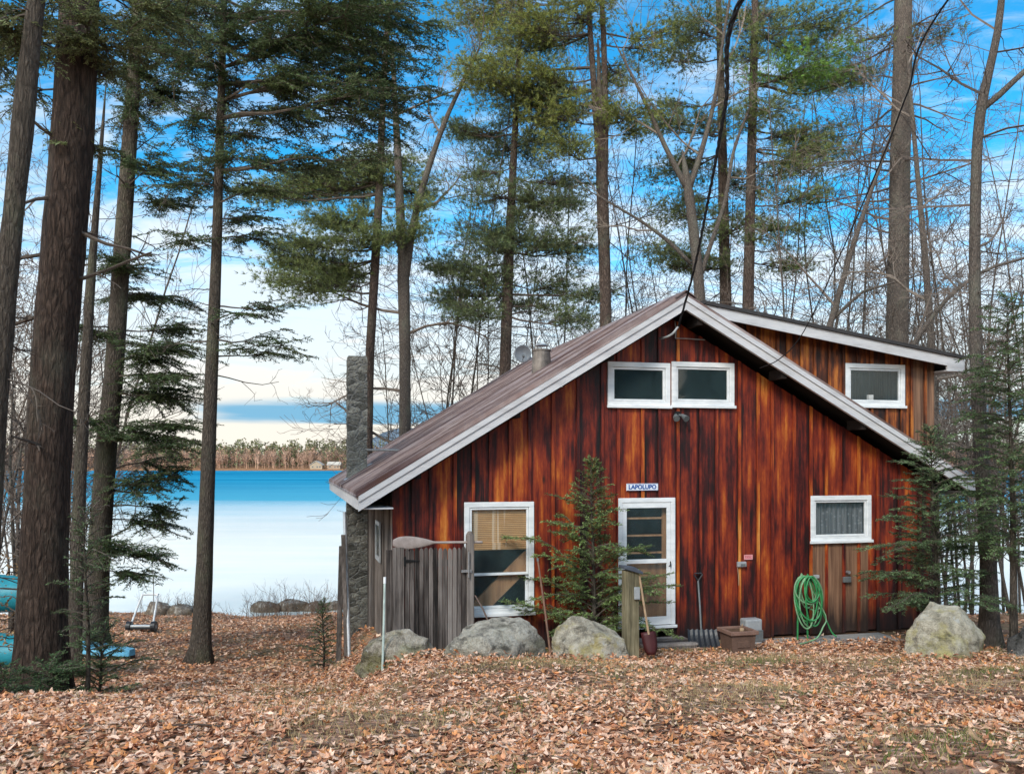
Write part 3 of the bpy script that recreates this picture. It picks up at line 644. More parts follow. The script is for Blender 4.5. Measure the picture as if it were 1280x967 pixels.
# satellite dish on the roof
def on_left_roof(px,py):
    for v_ in np.arange(0,9.2,.05):
        u_,z_=FP(px,py,v_)
        if z_<=roofz(u_)+.05: return u_,v_
    return FP(px,py,9.)[0],9.
ud,vd=on_left_roof(663,452); pd=L2W(ud,vd,roofz(ud)+.05)
o=thing('satellite_dish',pd,'small grey satellite dish beside the metal flue on the roof','satellite dish')
K=10;n=24; V=[(0,0,0)];q=[];tr=[]
dr_=.21
for i in range(1,K+1):
    r_=dr_*i/K
    for j in range(n): a=2*math.pi*j/n; V.append((r_*math.cos(a),.35*r_*r_/dr_*1.0,r_*math.sin(a)*1.08))
for j in range(n): tr.append((0,1+j,1+(j+1)%n))
for i in range(K-1):
    for j in range(n): q.append((1+i*n+j,1+(i+1)*n+j,1+(i+1)*n+(j+1)%n,1+i*n+(j+1)%n))
V=np.array(V); V=V*np.array([1,-1,1]); a=math.radians(25); V2=V.copy(); V2[:,1]=V[:,1]*math.cos(a)-V[:,2]*math.sin(a); V2[:,2]=V[:,1]*math.sin(a)+V[:,2]*math.cos(a)
off=np.array([-.2,-.05,.22])
ob=MB().add(V2+off,q,tr).build('reflector',DISHM,o,smooth=True); m=ob.modifiers.new('thick','SOLIDIFY'); m.thickness=.012
MB().tube([(0,0,-.05),(0,.02,.12),off+np.array([0,.03,0])],.02,8).build('mast',GALV,o)
mb=MB(); mb.tube([off+np.array([0,.02,-.2]),off+np.array([.02,-.22,-.12])],.01,6); mb.tube([off+np.array([.02,-.26,-.1]),off+np.array([.02,-.2,-.13])],.028,8); mb.build('feed_arm',DGREY,o)
# cables
def bez(pts,n=60):
    P=np.array(pts); t=np.linspace(0,len(P)-1,n); out=[]
    Q=np.vstack([2*P[0]-P[1],P,2*P[-1]-P[-2]])
    for x in t:
        i=min(int(x),len(P)-2); f=x-i; a,b,c,d_=Q[i],Q[i+1],Q[i+2],Q[i+3]
        out.append(.5*((2*b)+(-a+c)*f+(2*a-5*b+4*c-d_)*f*f+(-a+3*b-3*c+d_)*f**3))
    return np.array(out)
ga=L2W(*[(lambda q:(q[0],VR-.06,q[1]))(FP(848,408,VR-.06))][0])
path=bez([ga,W(868,335,12.9),W(888,235,10.2),W(907,130,7.6),W(924,5,5.2),np.array([1.55,3.0,2.55]),np.array([1.5,-1,3.6]),np.array([1.4,-9,5.6])],300)
o=thing('service_cable',ga,'thick black twisted power line running up from the gable peak','cable')
T=np.gradient(path,axis=0); T/=np.linalg.norm(T,axis=1)[:,None]; U=np.cross(T,[0,0,1.]); U/=np.linalg.norm(U,axis=1)[:,None]; Vv=np.cross(T,U)
s_=np.concatenate([[0],np.cumsum(np.linalg.norm(np.diff(path,axis=0),axis=1))])
for k in range(3):
    a=s_*7+k*2.1; MB().tube(path+.011*(np.cos(a)[:,None]*U+np.sin(a)[:,None]*Vv),.0085,6).build('strand',CABLEM,o,origin=ga)
e=bez([ga,ga+np.array([-.1,.02,-.12]),ga+np.array([-.2,.15,-.16]),ga+np.array([-.24,.4,-.14])],20); MB().tube(e,.018,8).build('drip_loop',GREYP,o,origin=ga)
gb=L2W(*[(lambda q:(q[0],VR-.06,q[1]))(FP(950,460,VR-.06))][0])
path=bez([gb,W(975,448,13.6),W(1003,417,12.8),W(1045,330,11),W(1077,258,9.6),W(1110,180,8.3),W(1135,115,7.3),W(1185,0,6.),np.array([3.2,3,3.6]),np.array([3.4,-4,5.6])],160)
o=thing('phone_cable',gb,'thin dark wire slanting from the gable slope up past the thick grey trunk','cable')
MB().tube(path,.008,6).build('wire',CABLEM,o,origin=gb)
o=thing('cable_bracket',L2W(FP(845,423,-.03)[0],-.035,FP(845,423,-.03)[1]),'thin pale conduit arm fixed above the gable windows','bracket',rz=TH)
MB().tube([(-.02,-.02,0),(.2,-.03,.0),(.52,-.03,-.01)],.009,6).build('arm',GALV,o); MB().tube([(-.02,0,.3),(-.02,-.03,.1),(-.02,-.02,0)],.012,6).build('conduit',GALV,o)
# picket gate with the oar lying along its top
VG=-.42
def lz(px,py,v): return FP(px,py,v)
g0=L2W(FP(491,800,VG)[0],VG,0); gz=hz(g0[0],g0[1])-ZB
org=L2W(FP(491,800,VG)[0],VG,gz); o=thing('picket_gate',org,'grey weathered picket gate between the cabin corner and the tall window','gate',rz=TH)
ub=FP(491,800,VG)[0]; H=lambda px,py:(FP(px,py,VG)[0]-ub,FP(px,py,VG)[1]-gz)
mb=MB(); a=H(491,690); mb.box((0,0,-.1),(H(505,690)[0],.05,a[1]+.07),(.6,.2,.3)); mb.box((-.09,.03,-.1),(-.005,.1,a[1]+.03),(.3,.5,.3)); mb.build('board',GATEW,o)
mb=MB(); x=H(506,690)[0]; xe=H(583,690)[0]; n=13; wv_=(xe-x)/n
for k in range(n):
    zt_=H(540,684)[1]+random.uniform(-.015,.01); x0=x+k*wv_+.004; x1=x+(k+1)*wv_-.004; xm=(x0+x1)/2; zb_=.02+random.uniform(-.03,.03)
    mb.prism([(x0,zb_),(x1,zb_),(x1,zt_-.05),(x1-.012,zt_-.018),(xm,zt_),(x0+.012,zt_-.018),(x0,zt_-.05)],.0+random.uniform(0,.008),.028,(random.random(),random.random(),random.random()))
bevel(mb.build('pickets',GATEW,o),.004,1)
mb=MB(); p=H(583,668); mb.box((xe+.006,-.02,-.15),(xe+.12,.085,p[1]),(.7,.4,.1)); mb.tube([(xe+.06,.03,p[1]),(xe+.06,.03,p[1]+.05)],[.06,.03],10); bevel(mb.build('post',GREYW,o),.008)
mb=MB(); mb.box((x-.05,.03,.3),(xe,.07,.4),(.3,.2,.2)); mb.box((x-.05,.03,H(540,700)[1]-.1),(xe,.07,H(540,700)[1]),(.4,.2,.7)); mb.build('rail',GREYW,o)
mb=MB(); hzp=H(508,701); mb.prism([(hzp[0]-.01,hzp[1]-.025),(hzp[0]+.2,hzp[1]-.008),(hzp[0]+.2,hzp[1]+.008),(hzp[0]-.01,hzp[1]+.025)],-.012,-.004); mb.box((hzp[0]-.04,-.014,hzp[1]-.07),(hzp[0]-.011,-.003,hzp[1]+.07)); mb.build('hinge',IRON,o)
lp=H(581,713); mb=MB(); mb.box((lp[0]-.06,-.05,lp[1]-.02),(lp[0]+.1,-.03,lp[1]+.02)); mb.tube([(lp[0]+.05,-.06,lp[1]-.1),(lp[0]+.05,-.06,lp[1]+.3)],.012,8); mb.build('latch',GALV,o)
VO=VG+.02
a=np.array(FP(491,675,VO)); b=np.array(FP(603,673.5,VO)); oo=L2W((a[0]+b[0])/2,VO,FP(540,682,VO)[1]+.025); o=thing('oar',oo,'pale weathered wooden oar lying along the top of the picket gate','oar',rz=TH)
L=b[0]-a[0]; ts=np.linspace(0,1,48); bl=.46
hwid=np.where(ts<bl, .013+.088*np.sin(np.clip(ts/bl,0,1)**.62*np.pi)**.75, .02); hwid=np.where(ts<.012,.045,hwid); hwid=np.where((ts>bl-.12)&(ts<bl+.5),np.maximum(hwid,.019),hwid)
th_=np.where(ts<bl,.012+.012*(ts/bl),.021)
V=[];n=12
for i,tt in enumerate(ts):
    for j in range(n): an=2*math.pi*j/n; V.append(((tt-.5)*L,th_[i]*math.cos(an)+.0,hwid[i]*math.sin(an)+.035-.02*tt))
q=[[i*n+j,i*n+(j+1)%n,(i+1)*n+(j+1)%n,(i+1)*n+j] for i in range(len(ts)-1) for j in range(n)]
mb=MB().add(V,q,tint=(.95,.4,.3)); mb.N+=[list(range(n))[::-1],[(len(ts)-1)*n+j for j in range(n)]]
mb.build('blade_and_shaft',m_simple('bleached_wood',(.34,.28,.25),.8,scale=9),o,smooth=True)
# stakes
def stake(name,p0,p1,r,mat,label,cat):
    o=thing(name,p0,label,cat); MB().tube([p0-np.array([0,0,.05]),(p0+p1)/2+np.array([.004,0,0]),p1],[r,r*.97,r*.9],10).build('shaft',mat,o,origin=p0); return o
Yp=ground_at(478,838); p0=base(478,Yp); p1=W(481,721,Yp+.15); o=stake('marker_stake',p0,p1,.017,PAINTP,'pale green white stake standing before the mossy boulder','stake')
MB().tube([p0+(p1-p0)*.93,p1+np.array([0,0,.004])],.019,10).build('painted_tip',WHITE,o,origin=p0)
Yp=ground_at(690,824); p0=base(690,Yp)-np.array([0,0,.05]); p1=W(672,698,Yp+1.3); o=stake('rake_handle',p0,p1,.016,m_simple('reddish_handle_wood',(.16,.085,.055),.7),'thin brown pole leaning between the two largest boulders','pole')
MB().tube([p1-(p1-p0)*.03,p1+(p1-p0)*.002],.018,8).build('grip',DGREY,o,origin=p0)
p0=W(613,778,13.0); p1=W(594,744,13.35); o=stake('leaning_stick',p0,p1,.014,m_simple('dark_handle_wood',(.11,.075,.06),.8),'short brown stick leaning behind the wide grey boulder','stick')

# ------------------------------------------------------------------ boulders
def boulder(px0,px1,py0,py1,Y,seed,mat,label,depth=.85,sub=5,flat=.35,group=None,name='boulder'):
    Yq=Y+.45*(px1-px0)/FPX*Y*depth*.6; xa=(px0-CX)/FPX*Yq; xb=(px1-CX)/FPX*Yq; zt_=(HY-py0)/FPX*Yq; zb_=(HY-py1)/FPX*Y
    cx_=(xa+xb)/2; rx=(xb-xa)/2; hh=zt_-zb_
    import bmesh
    bm=bmesh.new(); bmesh.ops.create_icosphere(bm,subdivisions=sub,radius=1)
    V=np.array([v.co[:] for v in bm.verts]); F=np.array([[v.index for v in f.verts] for f in bm.faces]); bm.free()
    g=np.random.default_rng(seed)
    for k in range(20):       # planar cuts give facets
        nrm=g.normal(size=3); nrm[2]=abs(nrm[2])*.8; nrm/=np.linalg.norm(nrm); dd=g.uniform(.62,.9)
        ex_=np.clip(V@nrm-dd,0,None); V=V-ex_[:,None]*nrm*.95
    nrm=np.array([g.choice([-1,1])*g.uniform(.12,.35),-.15,.92]); nrm/=np.linalg.norm(nrm); ex_=np.clip(V@nrm-.5,0,None); V=V-ex_[:,None]*nrm*.8
    so_=seed*13.7
    nn=np.array([mnoise.fractal(Vector(v)*1.6+Vector((so_,0,0)),.9,2.1,5) for v in V]); V=V*(1+.12*nn)[:,None]
    n2=np.array([mnoise.fractal(Vector(v)*6+Vector((so_,3,0)),.8,2.1,4) for v in V]); V=V*(1+.038*n2)[:,None]
    V[:,2]=np.where(V[:,2]<-flat,-flat+(V[:,2]+flat)*.35,V[:,2])
    lo,hi=V.min(0),V.max(0)
    V[:,0]=(V[:,0]-lo[0])/(hi[0]-lo[0])*2-1; V[:,2]=(V[:,2]-lo[2])/(hi[2]-lo[2])
    V=V*np.array([rx,rx*depth,hh+.2])+np.array([cx_,Y+rx*depth*.6,zb_-.17])
    cen=np.array([cx_,Y+rx*depth*.6,zb_])
    o=MB().add(V,t=F).build(name,mat,None,origin=cen,smooth=True); tag(o,label,'boulder',group); return o
boulder(442,546,789,841,12.0,11,m_rock('mossy_granite',(.20,.19,.06),.55,(.11,.09,.065),(.48,.42,.33),3),'mossy tan boulder with greenish top near the cabin corner',.8)
boulder(549,687,775,829,12.0,12,m_rock('grey_granite',(.22,.21,.12),.4,(.12,.112,.095),(.50,.46,.38),7),'wide grey boulder with white lichen in front of the gate',.7)
boulder(689,787,774,826,12.1,23,m_rock('yellow_granite',(.42,.34,.10),.85,(.17,.15,.115),(.54,.48,.37),11),'rounded boulder with yellow lichen beside the timber post',.8)
boulder(1130,1231,758,822,12.6,35,m_rock('lichen_granite',(.46,.40,.14),.8,(.19,.17,.12),(.58,.52,.40),19),'tall pale boulder with yellow lichen under the hemlock sapling',.85)
boulder(1262,1345,786,828,12.6,46,m_rock('dark_stone',(.05,.05,.04),.4,(.02,.019,.018),(.16,.15,.14),29),'dark rough rock cut off by the picture edge beside the slim trunk',.8)
SH=m_rock('shore_stone',(.2,.15,.09),.5,(.07,.06,.05),(.25,.21,.17),41)
for i,(a,b,y0,y1) in enumerate([(180,216,752,768),(208,246,756,769),(312,352,752,762),(340,386,750,761),(376,412,752,761),(402,430,751,760)]):
    Ys=34.0-(y1-765)*.25
    boulder(a,b,y0,y1,Ys,60+i,SH,['brown shore rock next to the black wheeled cart','flat brown shore rock between the cart and the slim hemlock trunk','low dark shore rock at the near end of the shrubby bank','low dark shore rock in the middle of the shrubby bank','low shore rock just off the chimney','low shore rock showing beside the leaning boards at the chimney'][i],.6,4,group='rocks along the lake shore',name='shore_rock')

# ------------------------------------------------------------------ yard things
# timber post with dark cap
Yp=12.75; p=base(788,Yp); o=thing('timber_post',p,'greenish square timber post with slanted dark cap beside the steps','post',rz=TH)
hp=(HY-712)/FPX*Yp-p[2]; bevel(MB().box((-.105,-.09,-.2),(.105,.09,hp)).build('shaft',POSTW,o),.012)
mb=MB(); mb.prism([(-.14,hp+.03),(.15,hp-.06),(.15,hp-.02),(.02,hp+.055),(-.14,hp+.07)],-.13,.12); bevel(mb.build('cap',m_simple('cap_slate',(.07,.08,.10),.5),o),.01)
bevel(MB().box((.015,-.13,hp-.42),(.10,-.091,hp-.24)).build('switch_box',GREYP,o),.008)
# red shovel leaning on the post
p0=W(815,818,12.45); p0[2]=max(p0[2],hz(p0[0],p0[1])+.02); p1=W(799,718,12.72); o=thing('garden_shovel',p0,'long handled shovel with dark red blade leaning on the timber post','shovel')
k=p0+(p1-p0)*.25; MB().tube([k,p1],.017,8).build('handle',TANW,o,origin=p0)
dv=(p1-p0)/np.linalg.norm(p1-p0); sd_=np.cross(dv,[0,1,0.]); sd_/=np.linalg.norm(sd_); up_=np.cross(sd_,dv)
V=[];q=[]
for i,f in enumerate(np.linspace(0,1,8)):
    wd=.105*(1-.25*(1-f)**3 if f>.2 else .55+f*1.2)
    for j,x in enumerate(np.linspace(-1,1,5)): V.append(p0+dv*.33*f+sd_*x*wd+up_*.03*(x*x))
q=[[i*5+j,i*5+j+1,(i+1)*5+j+1,(i+1)*5+j] for i in range(7) for j in range(4)]
ob=MB().add(V,q).build('blade',REDP,o,origin=p0,smooth=True); m=ob.modifiers.new('thick','SOLIDIFY'); m.thickness=.008
# black snow shovel leaning on the wall
u0,_=FP(884,806,-.55); p0=L2W(u0,-.45,.0); p0[2]=hz(p0[0],p0[1])+.02; u1,z1_=FP(872,716,-.05); p1=L2W(u1,-.07,z1_)
o=thing('snow_shovel',p0,'black snow shovel with D grip leaning on the siding','shovel')
kk=W(877,797,float(p0[1])-.02); MB().tube([kk,(kk+p1)/2,p1-np.array([0,0,.13])],.016,8).build('shaft',DGREY,o,origin=p0)
a=np.array([(0,0,-.13),(-.075,0,-.02),(-.06,0,.0),(.06,0,.0),(.075,0,-.02),(0,0,-.13)])+p1; MB().tube(a,.013,8,cap=False).build('grip',BLACK,o,origin=p0)
V=[];nu,nv=13,7
for i in range(nv):
    f=i/(nv-1)
    for j in range(nu):
        x=(j/(nu-1)*2-1); V.append(np.array([x*.26*(1-.08*f), -.02-.16*(1-f)-.05*x*x*0+.10*math.sin(f*2.2)*.6, .26*f-.02+.012*math.cos(j*math.pi)]))
V=np.array(V)+np.array([kk[0]+.02,p0[1]-.0,p0[2]])
q=[[i*nu+j,i*nu+j+1,(i+1)*nu+j+1,(i+1)*nu+j] for i in range(nv-1) for j in range(nu-1)]
ob=MB().add(V,q).build('scoop',BLACK,o,origin=p0); m=ob.modifiers.new('thick','SOLIDIFY'); m.thickness=.012
# planter
pu,_=FP(922,805,-.95); pp=L2W(pu,-.95,0); pp[2]=hz(pp[0],pp[1])-.02; o=thing('planter_box',pp,'square brown planter box filled with soil below the pink notice','planter',rz=TH)
s2=.21; h2=.30
def frust(mb,a,b,z0,z1): mb.add([(-a,-a,z0),(a,-a,z0),(a,a,z0),(-a,a,z0),(-b,-b,z1),(b,-b,z1),(b,b,z1),(-b,b,z1)],[[0,3,2,1],[0,1,5,4],[1,2,6,5],[2,3,7,6],[3,0,4,7],[4,5,6,7]])
mb=MB(); frust(mb,s2*.88,s2,-.05,h2); mb.box((-.11,-s2*.97-.004,.1),(.11,-s2*.93,.2)); bevel(mb.build('body',TERRA,o),.012)
mb=MB(); r_=s2+.035
for a,b in (((-r_,-r_),(r_,-r_+.05)),((-r_,r_-.05),(r_,r_)),((-r_,-r_+.05),(-r_+.05,r_-.05)),((r_-.05,-r_+.05),(r_,r_-.05))): mb.box((a[0],a[1],h2+.002),(b[0],b[1],h2+.065))
bevel(mb.build('rim',m_simple('planter_rim',(.20,.115,.085),.8,scale=8),o),.01)
mb=MB(); mb.box((-s2,-s2,h2+.003),(s2,s2,h2+.03)); mb.build('soil',SOIL,o)
mb=MB(); mb.tube([(.02,-.1,h2+.03),(.02,-.1,h2+.1)],[.045,.03],10); mb.tube([(.02,-.1,h2+.1),(.03,-.1,h2+.16)],[.012,.008],6); mb.build('ornament',TANW,o,smooth=True)
# grey utility box
pu,_=FP(943,795,-.5); pp=L2W(pu,-.4,0); pp[2]=hz(pp[0],pp[1]); o=thing('utility_box',pp,'grey plastic utility box on the ground behind the planter','box',rz=TH)
bevel(MB().box((-.155,-.1,-.05),(.155,.12,.42)).build('housing',GREYP,o),.03,3); bevel(MB().box((-.09,-.115,.05),(.16,-.101,.24)).build('hatch',DGREY,o),.008)
# hose on its stand
hu,_=FP(1004,800,-.35); hp_=L2W(hu,-.38,0); hp_[2]=hz(hp_[0],hp_[1]); o=thing('garden_hose',hp_,'coiled green garden hose hung on a stand against the siding','hose',rz=TH)
zt2=FP(1002,716,-.35)[1]-(hp_[2]-ZB)
g=np.random.default_rng(5)
for s in (-.1,.1):
    MB().tube([(s,.05,-.05),(s*.9,.05,.5),(s*.8,.05,zt2-.08)],.016,8).build('stand_leg',HOSE,o)
MB().tube([(-.1,.04,zt2-.09),(-.06,-.02,zt2-.06),(.06,-.02,zt2-.06),(.1,.04,zt2-.09)],.018,8).build('cradle',HOSE,o)
for m_,k0 in ((HOSEL,0),(HOSE,1)):
    pts=[]; loops=5
    for i in range(loops*30):
        a=2*math.pi*i/30; lp=i//30; f=i/30
        rw=.17+.07*math.sin(f*1.7+k0*2); rh=.33+.12*math.sin(f*2.3+k0)
        pts.append((.05*math.sin(f*1.3+k0)+.02*k0+rw*math.sin(a)+.09*(1-math.cos(a))*.5*(.6+.4*math.sin(f)), -.07-.03*k0+.045*math.sin(f*2.1+a*.5), zt2-.04-rh+rh*math.cos(a)))
    if k0==0: pts+= [(.36,-.08,.45),(.30,-.1,.25),(.18,-.12,.08),(0,-.16,.03),(-.15,-.25,.03),(-.3,-.3,.02)]
    else: pts+= [(.3,-.05,.55),(.4,-.05,.35),(.5,-.06,.14),(.58,-.1,.06)]
    MB().tube(bez(pts,len(pts)*3),.0135,8).build('hose_coil',m_,o,smooth=True)
MB().tube([(.56,-.1,.06),(.63,-.1,.045)],.022,8).build('nozzle',GALV,o)
# boards and pipe leaning left of the chimney
for i,(pa,ya,pb,yb,Y,w_,mat,lab,cat) in enumerate([(423,846,427,682,15.8,.09,GREYW,'dark weathered board standing on end against the chimney','board'),(433,848,429,668,15.4,.07,GREYW,'tall narrow board between the leaning board and the chimney','board')]):
    p0=W(pa,ya,Y); p1=W(pb,yb,Y+.4); p0[2]=hz(p0[0],p0[1])-.05; o=thing('leaning_board',p0,lab,cat)
    dv=p1-p0; MB().add([p0+np.array(q_) + f*dv for f in (0,1) for q_ in ((-w_/2,-.02,0),(w_/2,-.02,0),(w_/2,.02,0),(-w_/2,.02,0))],[[0,3,2,1],[4,5,6,7],[0,1,5,4],[1,2,6,5],[2,3,7,6],[3,0,4,7]],tint=(.1+.2*i,.4,.2)).build('plank',mat,o,origin=p0)
p0=W(437,846,15.3); p0[2]=hz(p0[0],p0[1])-.05; p1=W(431,640,16.2); o=thing('drain_pipe',p0,'pale metal pipe standing beside the chimney base','pipe'); MB().tube([p0,p1],.035,10).build('pipe_run',GALV,o,origin=p0)
MB().tube([p0+(p1-p0)*.6,p0+(p1-p0)*.63],.043,10).build('coupling',GALV,o,origin=p0)

# boats and cart by the water
def canoe(px,Y,rz,L,B,H,mat,label,roll=0,zoff=0.,name='canoe'):
    p=base(px,Y); p[2]+=zoff; o=thing(name,p,label,'boat',rz=rz)
    n=30;m=11; V=[]
    for i in range(n):
        f=i/(n-1); s_=max(.02,(1-abs(2*f-1)**2.6))**.6
        for j in range(m):
            a=math.pi*j/(m-1); y_=-math.cos(a)*B/2*s_; z_=H*(math.sin(a)**.6)*(.75+.25*s_); V.append((( f-.5)*L,y_*math.cos(roll)-z_*math.sin(roll),y_*math.sin(roll)+z_*math.cos(roll)+.03))
    q=[[i*m+j,i*m+j+1,(i+1)*m+j+1,(i+1)*m+j] for i in range(n-1) for j in range(m-1)]
    ob=MB().add(V,q).build('hull',mat,o,smooth=True); mo=ob.modifiers.new('thick','SOLIDIFY'); mo.thickness=.02
    V=np.array(V).reshape(n,m,3)
    for j in (0,m-1): MB().tube(V[:,j]+np.array([0,0,-.0]),.022,6).build('gunwale',BLACK,o)
    return o
p=base(120,18.6); p[2]+=.12; o=thing('rowboat',p,'light blue flat hulled boat lying over its painted dark shadow behind the largest trunk','boat',rz=math.radians(-20))
n=26; f=np.linspace(0,1,n); hw_=.36*np.clip(np.sin(np.pi*(.05+.925*f**.75)),0,1)**.55; xx_=(f-.62)*2.6
def strip_(z0,z1,k0,k1,z2=None): 
    A=np.concatenate([np.stack([xx_,-hw_*k0,0*f+z0],1),np.stack([xx_,-hw_*k1,0*f+z1],1),np.stack([xx_,hw_*k1,0*f+z1],1),np.stack([xx_,hw_*k0,0*f+z0],1)]); m_=MB().add(A,[[r*n+i,r*n+i+1,(r+1)*n+i+1,(r+1)*n+i] for r in range(3) for i in range(n-1)]); m_.N+=[[n-1,2*n-1,3*n-1,4*n-1],[0,n,2*n,3*n][::-1]]; return m_
strip_(-.02,.11,1.,.86).build('deck',BLUEB,o); strip_(-.2,-.022,.6,.97).build('hull_shadow',BLACK,o)  # black lower part built in as the shadow beneath the boat
canoe(-54,14.5,math.radians(-6),3.6,.8,.45,TEALB,'upper teal canoe raised beside the big trunk',.25,1.35)
canoe(-54,14.2,math.radians(-8),3.5,.75,.38,TEALB,'lower teal canoe half hidden by the leafy sapling',.2,.45)
cr=base(-38,14.3); o=thing('canoe_rack',cr,'dark timber rack holding the two teal canoes','rack')
for dx_ in (-1.1,1.1):
    for dy_ in (-.45,.5): MB().box((dx_-.04,dy_-.04,-.2),(dx_+.04,dy_+.04,1.6)).build('post',GREYW,o)
    for z_ in (.42,1.3): MB().box((dx_-.035,-.5,z_),(dx_+.035,.55,z_+.07)).build('crossbar',GREYW,o)
Yc=ground_at(177,789); p=base(177,Yc); o=thing('boat_cart',p,'white tubular boat cart with black wheels near the shore','cart')
sx=14/FPX*Yc
fr=[(-sx,0,.16),(-sx*.72,.55,.92),(-sx*.6,.6,.98),(sx*.6,.6,.98),(sx*.72,.55,.92),(sx,0,.16)]
MB().tube(bez(fr,40),.03,8).build('handle_frame',WHITE,o,smooth=True)
mb=MB(); mb.box((-sx*1.05,-.12,.08),(sx*1.05,.3,.16)); bevel(mb.build('deck',BLACK,o),.02); MB().box((-sx*.9,-.1,.162),(sx*.9,-.02,.2)).build('crossbar',WHITE,o)
for s in (-1,1):
    wv2=MB().tube([(s*sx*1.1-.06,0,.15),(s*sx*1.1+.06,0,.15)],[.15,.15],18).build('wheel',BLACK,o)
    MB().tube([(s*sx*1.1-.065,0,.15),(s*sx*1.1+.065,0,.15)],.06,12).build('hub',GREYP,wv2)
pq=base(192,Yc+.4); o=thing('mooring_rod',pq,'thin pale rod standing upright beside the boat cart','rod'); MB().tube([pq,pq+np.array([0,0,1.6])],.012,6).build('rod_shaft',GALV,o,origin=pq); MB().tube([pq+np.array([0,0,1.6]),pq+np.array([0,0,1.66])],.03,8).build('rod_tip',WHITE,o,origin=pq)
# cottages across the lake
def cottage(px,Y,w_,h_,roof,label,col,gable):
    p=base(px,Y); o=thing('cottage',p,label,'house'); wl_c=m_simple('cottage_wall',col,.8,scale=.4); rf=m_simple('cottage_roof',roof,.8,scale=.4)
    d_=7
    if gable:
        MB().prism([(-w_/2,-1),(w_/2,-1),(w_/2,h_*.5),(0,h_*.97),(-w_/2,h_*.5)],0,d_).build('wall',wl_c,o)
        mb=MB(); 
        for s in (-1,1): mb.prism([(s*(w_/2+.5),h_*.47),(0,h_+.1),(0,h_+.4),(s*(w_/2+.5),h_*.47+.3)],-.5,d_+.5)
        mb.build('roof',rf,o)
    else:
        MB().box((-w_/2,0,-1),(w_/2,d_,h_*.55)).build('wall',wl_c,o)
        mb=MB(); mb.add([(-w_/2-.4,-.5,h_*.54),(w_/2+.4,-.5,h_*.54),(w_/2+.4,d_+.5,h_*.54),(-w_/2-.4,d_+.5,h_*.54),(-w_/2-.4,d_/2,h_),(w_/2+.4,d_/2,h_)],[[0,1,5,4],[2,3,4,5],[0,3,2,1]],[[0,4,3],[1,2,5]]); mb.build('roof',rf,o)
    for k in (-.28,.1,.32): MB().box((w_*k-.5,-.06,h_*.18),(w_*k+.5,.02,h_*.38)).build('window',DGREY,o)
    return o
cottage(395,602,8.5,5.6,(.42,.40,.36),'small gabled cottage across the lake nearest the open water view',(.36,.29,.21),True)
cottage(417,603,9,5.2,(.46,.42,.36),'long low cottage across the lake just clear of the chimney',(.34,.25,.18),False)

def unit(v): return v/(np.linalg.norm(v,axis=-1,keepdims=True)+1e-9)
# ------------------------------------------------------------------ far wood: one mass
mb=MB(); g=np.random.default_rng(9)
N=5200; xx=g.uniform(-620,640,N); yy=g.uniform(603,690,N)**1.0
for i in range(N):
    x,y=xx[i],yy[i]
    if y<612 and abs(x-(402-640)/1080*602)<14: continue
    z=float(height(x,y)); con=g.random()<(.5 if y>630 else .12); h_=(g.uniform(11,19) if con else g.uniform(8,14))*(1+(y-600)/700)
    if con:
        c_=np.array([.13,.135,.075])*g.uniform(.7,1.5)+np.array([.02,.01,0])*g.random(); k=5
        nn_=44; ff=g.random(nn_); an=g.random(nn_)*6.283; rr=h_*.2*(1-ff*.8)*g.uniform(.3,1.1,nn_); zz_=z+h_*(.08+.92*ff)
        P_=np.stack([x+rr*np.cos(an),y+rr*np.sin(an),zz_],1); D_=unit(np.stack([np.cos(an),np.sin(an),g.normal(.1,.5,nn_)],1)); S_=unit(np.cross(D_,g.normal(size=(nn_,3))))
        mb.blades(P_,D_,g.uniform(1.,2.2,nn_),g.uniform(1.2,2.4,nn_),S_,c_[None]*g.uniform(.7,1.35,(nn_,1)))
        mb.segs([(x,y,z-1)],[(x,y,z+h_*.5)],.22,.12,4,(.24,.16,.12))
    else:
        c_=np.array([.44,.28,.20])*g.uniform(.65,1.25)
        A=[(x,y,z-1)];B=[(x,y,z+h_*.7)];r0=[.2];r1=[.1]
        for l in range(15):
            f=g.uniform(.25,.7); a=g.random()*6.28; le=g.uniform(1.5,3.8)
            A.append((x,y,z+h_*f)); B.append((x+le*.5*math.cos(a),y+le*.5*math.sin(a),z+h_*f+le)); r0.append(.13); r1.append(.07)
        mb.segs(A,B,np.array(r0),np.array(r1),3,c_)
        nn_=26; ff=g.random(nn_); an=g.random(nn_)*6.283; rr=h_*.2*np.sin(np.pi*(.15+.8*ff))*g.uniform(.2,1.,nn_)
        P_=np.stack([x+rr*np.cos(an),y+rr*np.sin(an),z+h_*(.25+.72*ff)],1); D_=unit(g.normal(0,.5,(nn_,3))+np.array([0,0,1.])); S_=unit(np.cross(D_,g.normal(size=(nn_,3)))); mb.blades(P_,D_,g.uniform(1.,2.2,nn_),g.uniform(.35,.8,nn_),S_,c_[None]*g.uniform(.75,1.2,(nn_,1)))
tag(mb.build('far_forest',m_tint('far_forest_foliage',.95,.05,0,.2,.2)),'brown and green wooded shore across the lake',None,None,'stuff')

